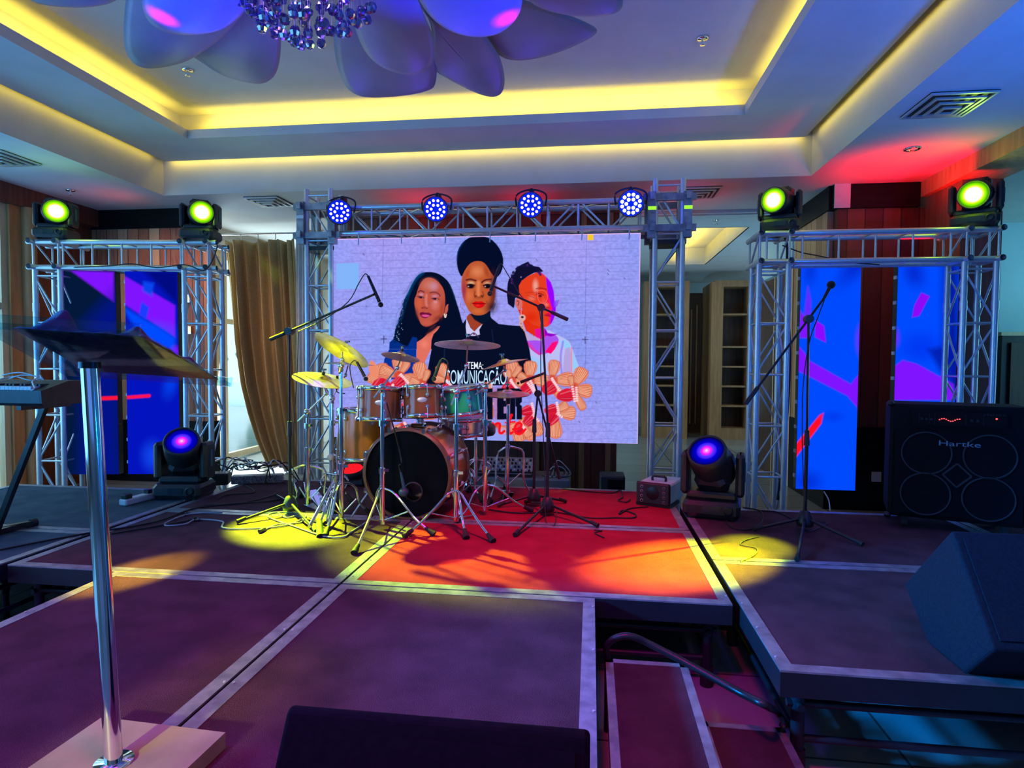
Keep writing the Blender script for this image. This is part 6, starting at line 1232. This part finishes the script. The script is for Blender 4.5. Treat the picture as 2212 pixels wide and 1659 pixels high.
floor_cable('black cable looping on the left deck before the moving head', [(240, 1155), (330, 1140), (400, 1128), (424, 1120), (430, 1126), (415, 1124)], RUB, .006)
floor_cable('thin cable running from the curtain to the left tripod', [(470, 1080), (490, 1070), (545, 1066), (546, 1058), (530, 1050)], RUB, .005)
floor_cable('cable winding over the red deck at back centre to the effects light', [(1055, 1102), (1120, 1110), (1200, 1108), (1270, 1120), (1330, 1120), (1368, 1120), (1372, 1112), (1345, 1104), (1338, 1112), (1360, 1100), (1400, 1096)], RUB, .005)
floor_cable('cable from behind the screen to the effects light along the red deck', [(1215, 1057), (1260, 1062), (1320, 1066), (1340, 1060), (1345, 1075), (1335, 1082), (1352, 1086), (1362, 1080)], RUB, .005)
floor_cable('cable looping on the deck right of the floor moving head', [(1605, 1098), (1640, 1104), (1648, 1120), (1635, 1140), (1600, 1146), (1575, 1136), (1572, 1122), (1590, 1112)], RUB, .005)
floor_cable('cable from the moving head past the lone microphone stand', [(1640, 1104), (1680, 1108), (1720, 1126), (1740, 1128)], RUB, .005)
floor_cable('thin cable zigzagging down to the yellow pool of light at right', [(1640, 1160), (1610, 1168), (1600, 1178), (1634, 1186), (1630, 1200), (1600, 1215)], RUB, .003)
floor_cable('short cable end under the tall boom stand by the deck seam', [(1283, 1146), (1300, 1148), (1285, 1152), (1305, 1163)], RUB, .004)
def hang(label, pts, mt=BLK, r=.006): tag(MB().tube(pts, r, 6, sub=5).build('hanging_cable', mt), label, 'cable')
hang('cables hanging down inside the left tower of the right truss frame', [A(1690, 505, 5.6), A(1700, 530, 5.6), A(1700, 620, 5.6), A(1706, 760, 5.6), A(1700, 900, 5.6), A(1690, 1000, 5.6), A(1680, 1080, 5.6)], RUB, .012)
hang('white cable hanging below the banner with the red streak', [A(1780, 1062, 5.6), A(1790, 1080, 5.5), A(1793, 1103, 5.4)], WHITEP, .005)
hang('black cable along the edge of the leftmost banner', [A(247, 590, 5.5), A(252, 615, 5.5), A(246, 650, 5.5), A(249, 680, 5.5), A(244, 700, 5.5)], RUB, .006)
hang('cable looped along the underside of the left truss beam', [A(150, 578, 5.25), A(240, 574, 5.2), A(285, 570, 5.2), A(340, 578, 5.25), A(400, 572, 5.25), A(440, 584, 5.3), A(460, 560, 5.3), A(470, 530, 5.3)], RUB, .005)
hang('cable sagging across the beam of the right truss frame', [A(1690, 530, 5.5), A(1730, 545, 5.5), A(1770, 553, 5.5), A(1830, 566, 5.5), A(1900, 572, 5.5)], RUB, .005)
for k, (px, py_, q) in enumerate(((258, 770, 0), (258, 990, 0), (387, 895, 1), (255, 940, 0))):
    v = A(px, py_, 6.79); t = tag(MB().box(v, (.06, .01, .05)).build('sticker', WHITEP), ['small white label plate between the left banners, high', 'white label plate between the left banners, low', 'white label plate right of the second banner', 'white label plate between the left banners, middle'][k], 'label')
v = A(1893, 1030, 6.59); tag(MB().box(v, (.09, .01, .10)).build('sticker', WHITEP), 'white square label on the black base between the right banners', 'label')
# ------------------------------------------------------------------ chandelier
def chandelier():
    cx, cy = -1.36, 2.75; t = thing('chandelier', 'huge flower shaped chandelier with frosted petals and hanging crystal balls', 'chandelier', (cx, cy, Z3))
    MB().cyl((cx, cy, Z3), (cx, cy, 3.5), .03, 16).lathe([(0, 0), (.16, 0), (.15, -.04), (0, -.05)], (cx, cy, Z3), (0, 0, 1), 32).build('ceiling_rose', CHROME, t)
    MB().lathe([(0, 0), (.36, 0), (.36, .03), (0, .04)], (cx, cy, 3.42), (0, 0, 1), 40).build('crystal_plate', CHROME, t)
    def petal(pts, z0, z1, bow, mt=PETAL):
        """outline (photo pixels) of a petal lying on a tilted sheet from height z0 (inner) to z1 (tip), bowed"""
        for _ in range(2): pts = [q for i in range(len(pts)) for q in ((pts[i][0]*.75+pts[(i+1) % len(pts)][0]*.25, pts[i][1]*.75+pts[(i+1) % len(pts)][1]*.25), (pts[i][0]*.25+pts[(i+1) % len(pts)][0]*.75, pts[i][1]*.25+pts[(i+1) % len(pts)][1]*.75))]
        W_ = []; ys = [p[1] for p in pts]; y0_, y1_ = min(ys), max(ys)
        for x, y in pts: W_.append(S(x, y, z0+(z1-z0)*(y-y0_)/(y1_-y0_)))
        c = sum(W_, Vector())/len(W_); m = MB(); n = len(W_); R = 7; vs = [c-Vector((0, 0, bow))]
        for k in range(1, R+1):
            f = k/R
            for p in W_: q = c.lerp(p, f); vs.append(q-Vector((0, 0, bow*(1-f*f))))
        fs = [(0, 1+i, 1+(i+1) % n) for i in range(n)]
        for k in range(R-1): fs += [(1+k*n+i, 1+(k+1)*n+i, 1+(k+1)*n+(i+1) % n, 1+k*n+(i+1) % n) for i in range(n)]
        m.add(vs, fs, True); o = m.build('petal', mt, t); sdf = o.modifiers.new('thick', 'SOLIDIFY'); sdf.thickness = .008; sdf.offset = 1
    petal([(20, -60), (60, 0), (120, 12), (190, 14), (250, 2), (290, -40), (200, -110)], 3.45, 3.42, .03)
    petal([(290, -120), (272, 0), (267, 70), (272, 115), (300, 145), (345, 145), (400, 132), (440, 108), (490, 70), (545, 0), (560, -60), (450, -150)], 3.42, 3.38, .05)
    petal([(420, 40), (400, 110), (430, 128), (480, 162), (530, 176), (572, 180), (600, 155), (608, 90), (603, 30), (560, -20), (480, -30)], 3.50, 3.46, .04)
    petal([(300, -100), (305, -20), (312, 30), (335, 58), (375, 72), (430, 72), (480, 62), (520, 30), (545, -10), (560, -80), (430, -160)], 3.24, 3.20, .05)
    petal([(722, 40), (721, 90), (728, 140), (745, 185), (775, 207), (820, 209), (880, 204), (925, 194), (942, 182), (944, 120), (930, 60), (860, -10), (760, 0)], 3.50, 3.42, .04)
    petal([(740, -40), (765, 50), (785, 105), (815, 138), (860, 158), (905, 160), (932, 140), (940, 115), (935, 75), (915, 30), (895, -20), (830, -90)], 3.40, 3.34, .05)
    petal([(890, -10), (935, 40), (930, 110), (934, 148), (975, 172), (1030, 200), (1065, 209), (1085, 200), (1091, 170), (1082, 125), (1060, 90), (1030, 50), (960, -20)], 3.48, 3.44, .04)
    petal([(880, -60), (912, 10), (945, 48), (985, 70), (1030, 78), (1075, 72), (1105, 50), (1125, 20), (1130, -30), (1100, -100), (980, -140)], 3.26, 3.22, .05)
    petal([(1060, 20), (1045, 80), (1080, 122), (1120, 130), (1180, 120), (1240, 98), (1292, 70), (1285, 56), (1230, 32), (1160, 8), (1100, -10)], 3.52, 3.50, .03)
    petal([(1090, -80), (1140, 0), (1180, 20), (1240, 33), (1300, 33), (1342, 22), (1347, -10), (1330, -60), (1200, -120)], 3.44, 3.42, .03)
    r7 = np.random.RandomState(11); st = MB(); nb = 0
    spots = []
    for i in range(900):
        a = r7.uniform(0, 2*PI); rr = .34*math.sqrt(r7.uniform(0, 1)); x, y = cx+rr*math.cos(a), cy+rr*math.sin(a)
        if all((x-q[0])**2+(y-q[1])**2 > .040**2 for q in spots): spots.append((x, y))
        if len(spots) >= 96: break
    proto = None
    for (x, y) in spots:
        rr = math.hypot(x-cx, y-cy)/.34; zl = 3.02+.20*rr**2+r7.uniform(-.03, .04); st.cyl((x, y, zl), (x, y, 3.42), .0012, 4)
        m = MB(); m.ball((0, 0, 0), .024, 8, (1, 1, 1.08)); m.sm = [False]*len(m.f)
        if proto is None: proto = m.build('crystal_ball', CRYST, t, False); o = proto
        else: o = proto.copy(); C.objects.link(o); o.parent = t
        o.location = (x-cx, y-cy, zl-Z3); o.rotation_euler = (0, 0, r7.uniform(0, 3))
    m = MB()
    for (x, y) in spots:
        for k in range(1, 3): m.ball((x, y, 3.05+.2*(math.hypot(x-cx, y-cy)/.34)**2+k*.10+r7.uniform(-.02, .02)), .018, 6)
    m.sm = [False]*len(m.f); o = m.build('upper_crystals', CRYST, t); o['kind'] = 'stuff'; st.build('crystal_wires', ALU, t)
    l = bpy.data.lights.new('chandelier_lamp', 'POINT'); l.color = (.45, .2, 1); l.energy = 3; l.shadow_soft_size = .05; o = bpy.data.objects.new('chandelier_lamp', l); C.objects.link(o); o.location = (cx, cy, 3.25)
chandelier()
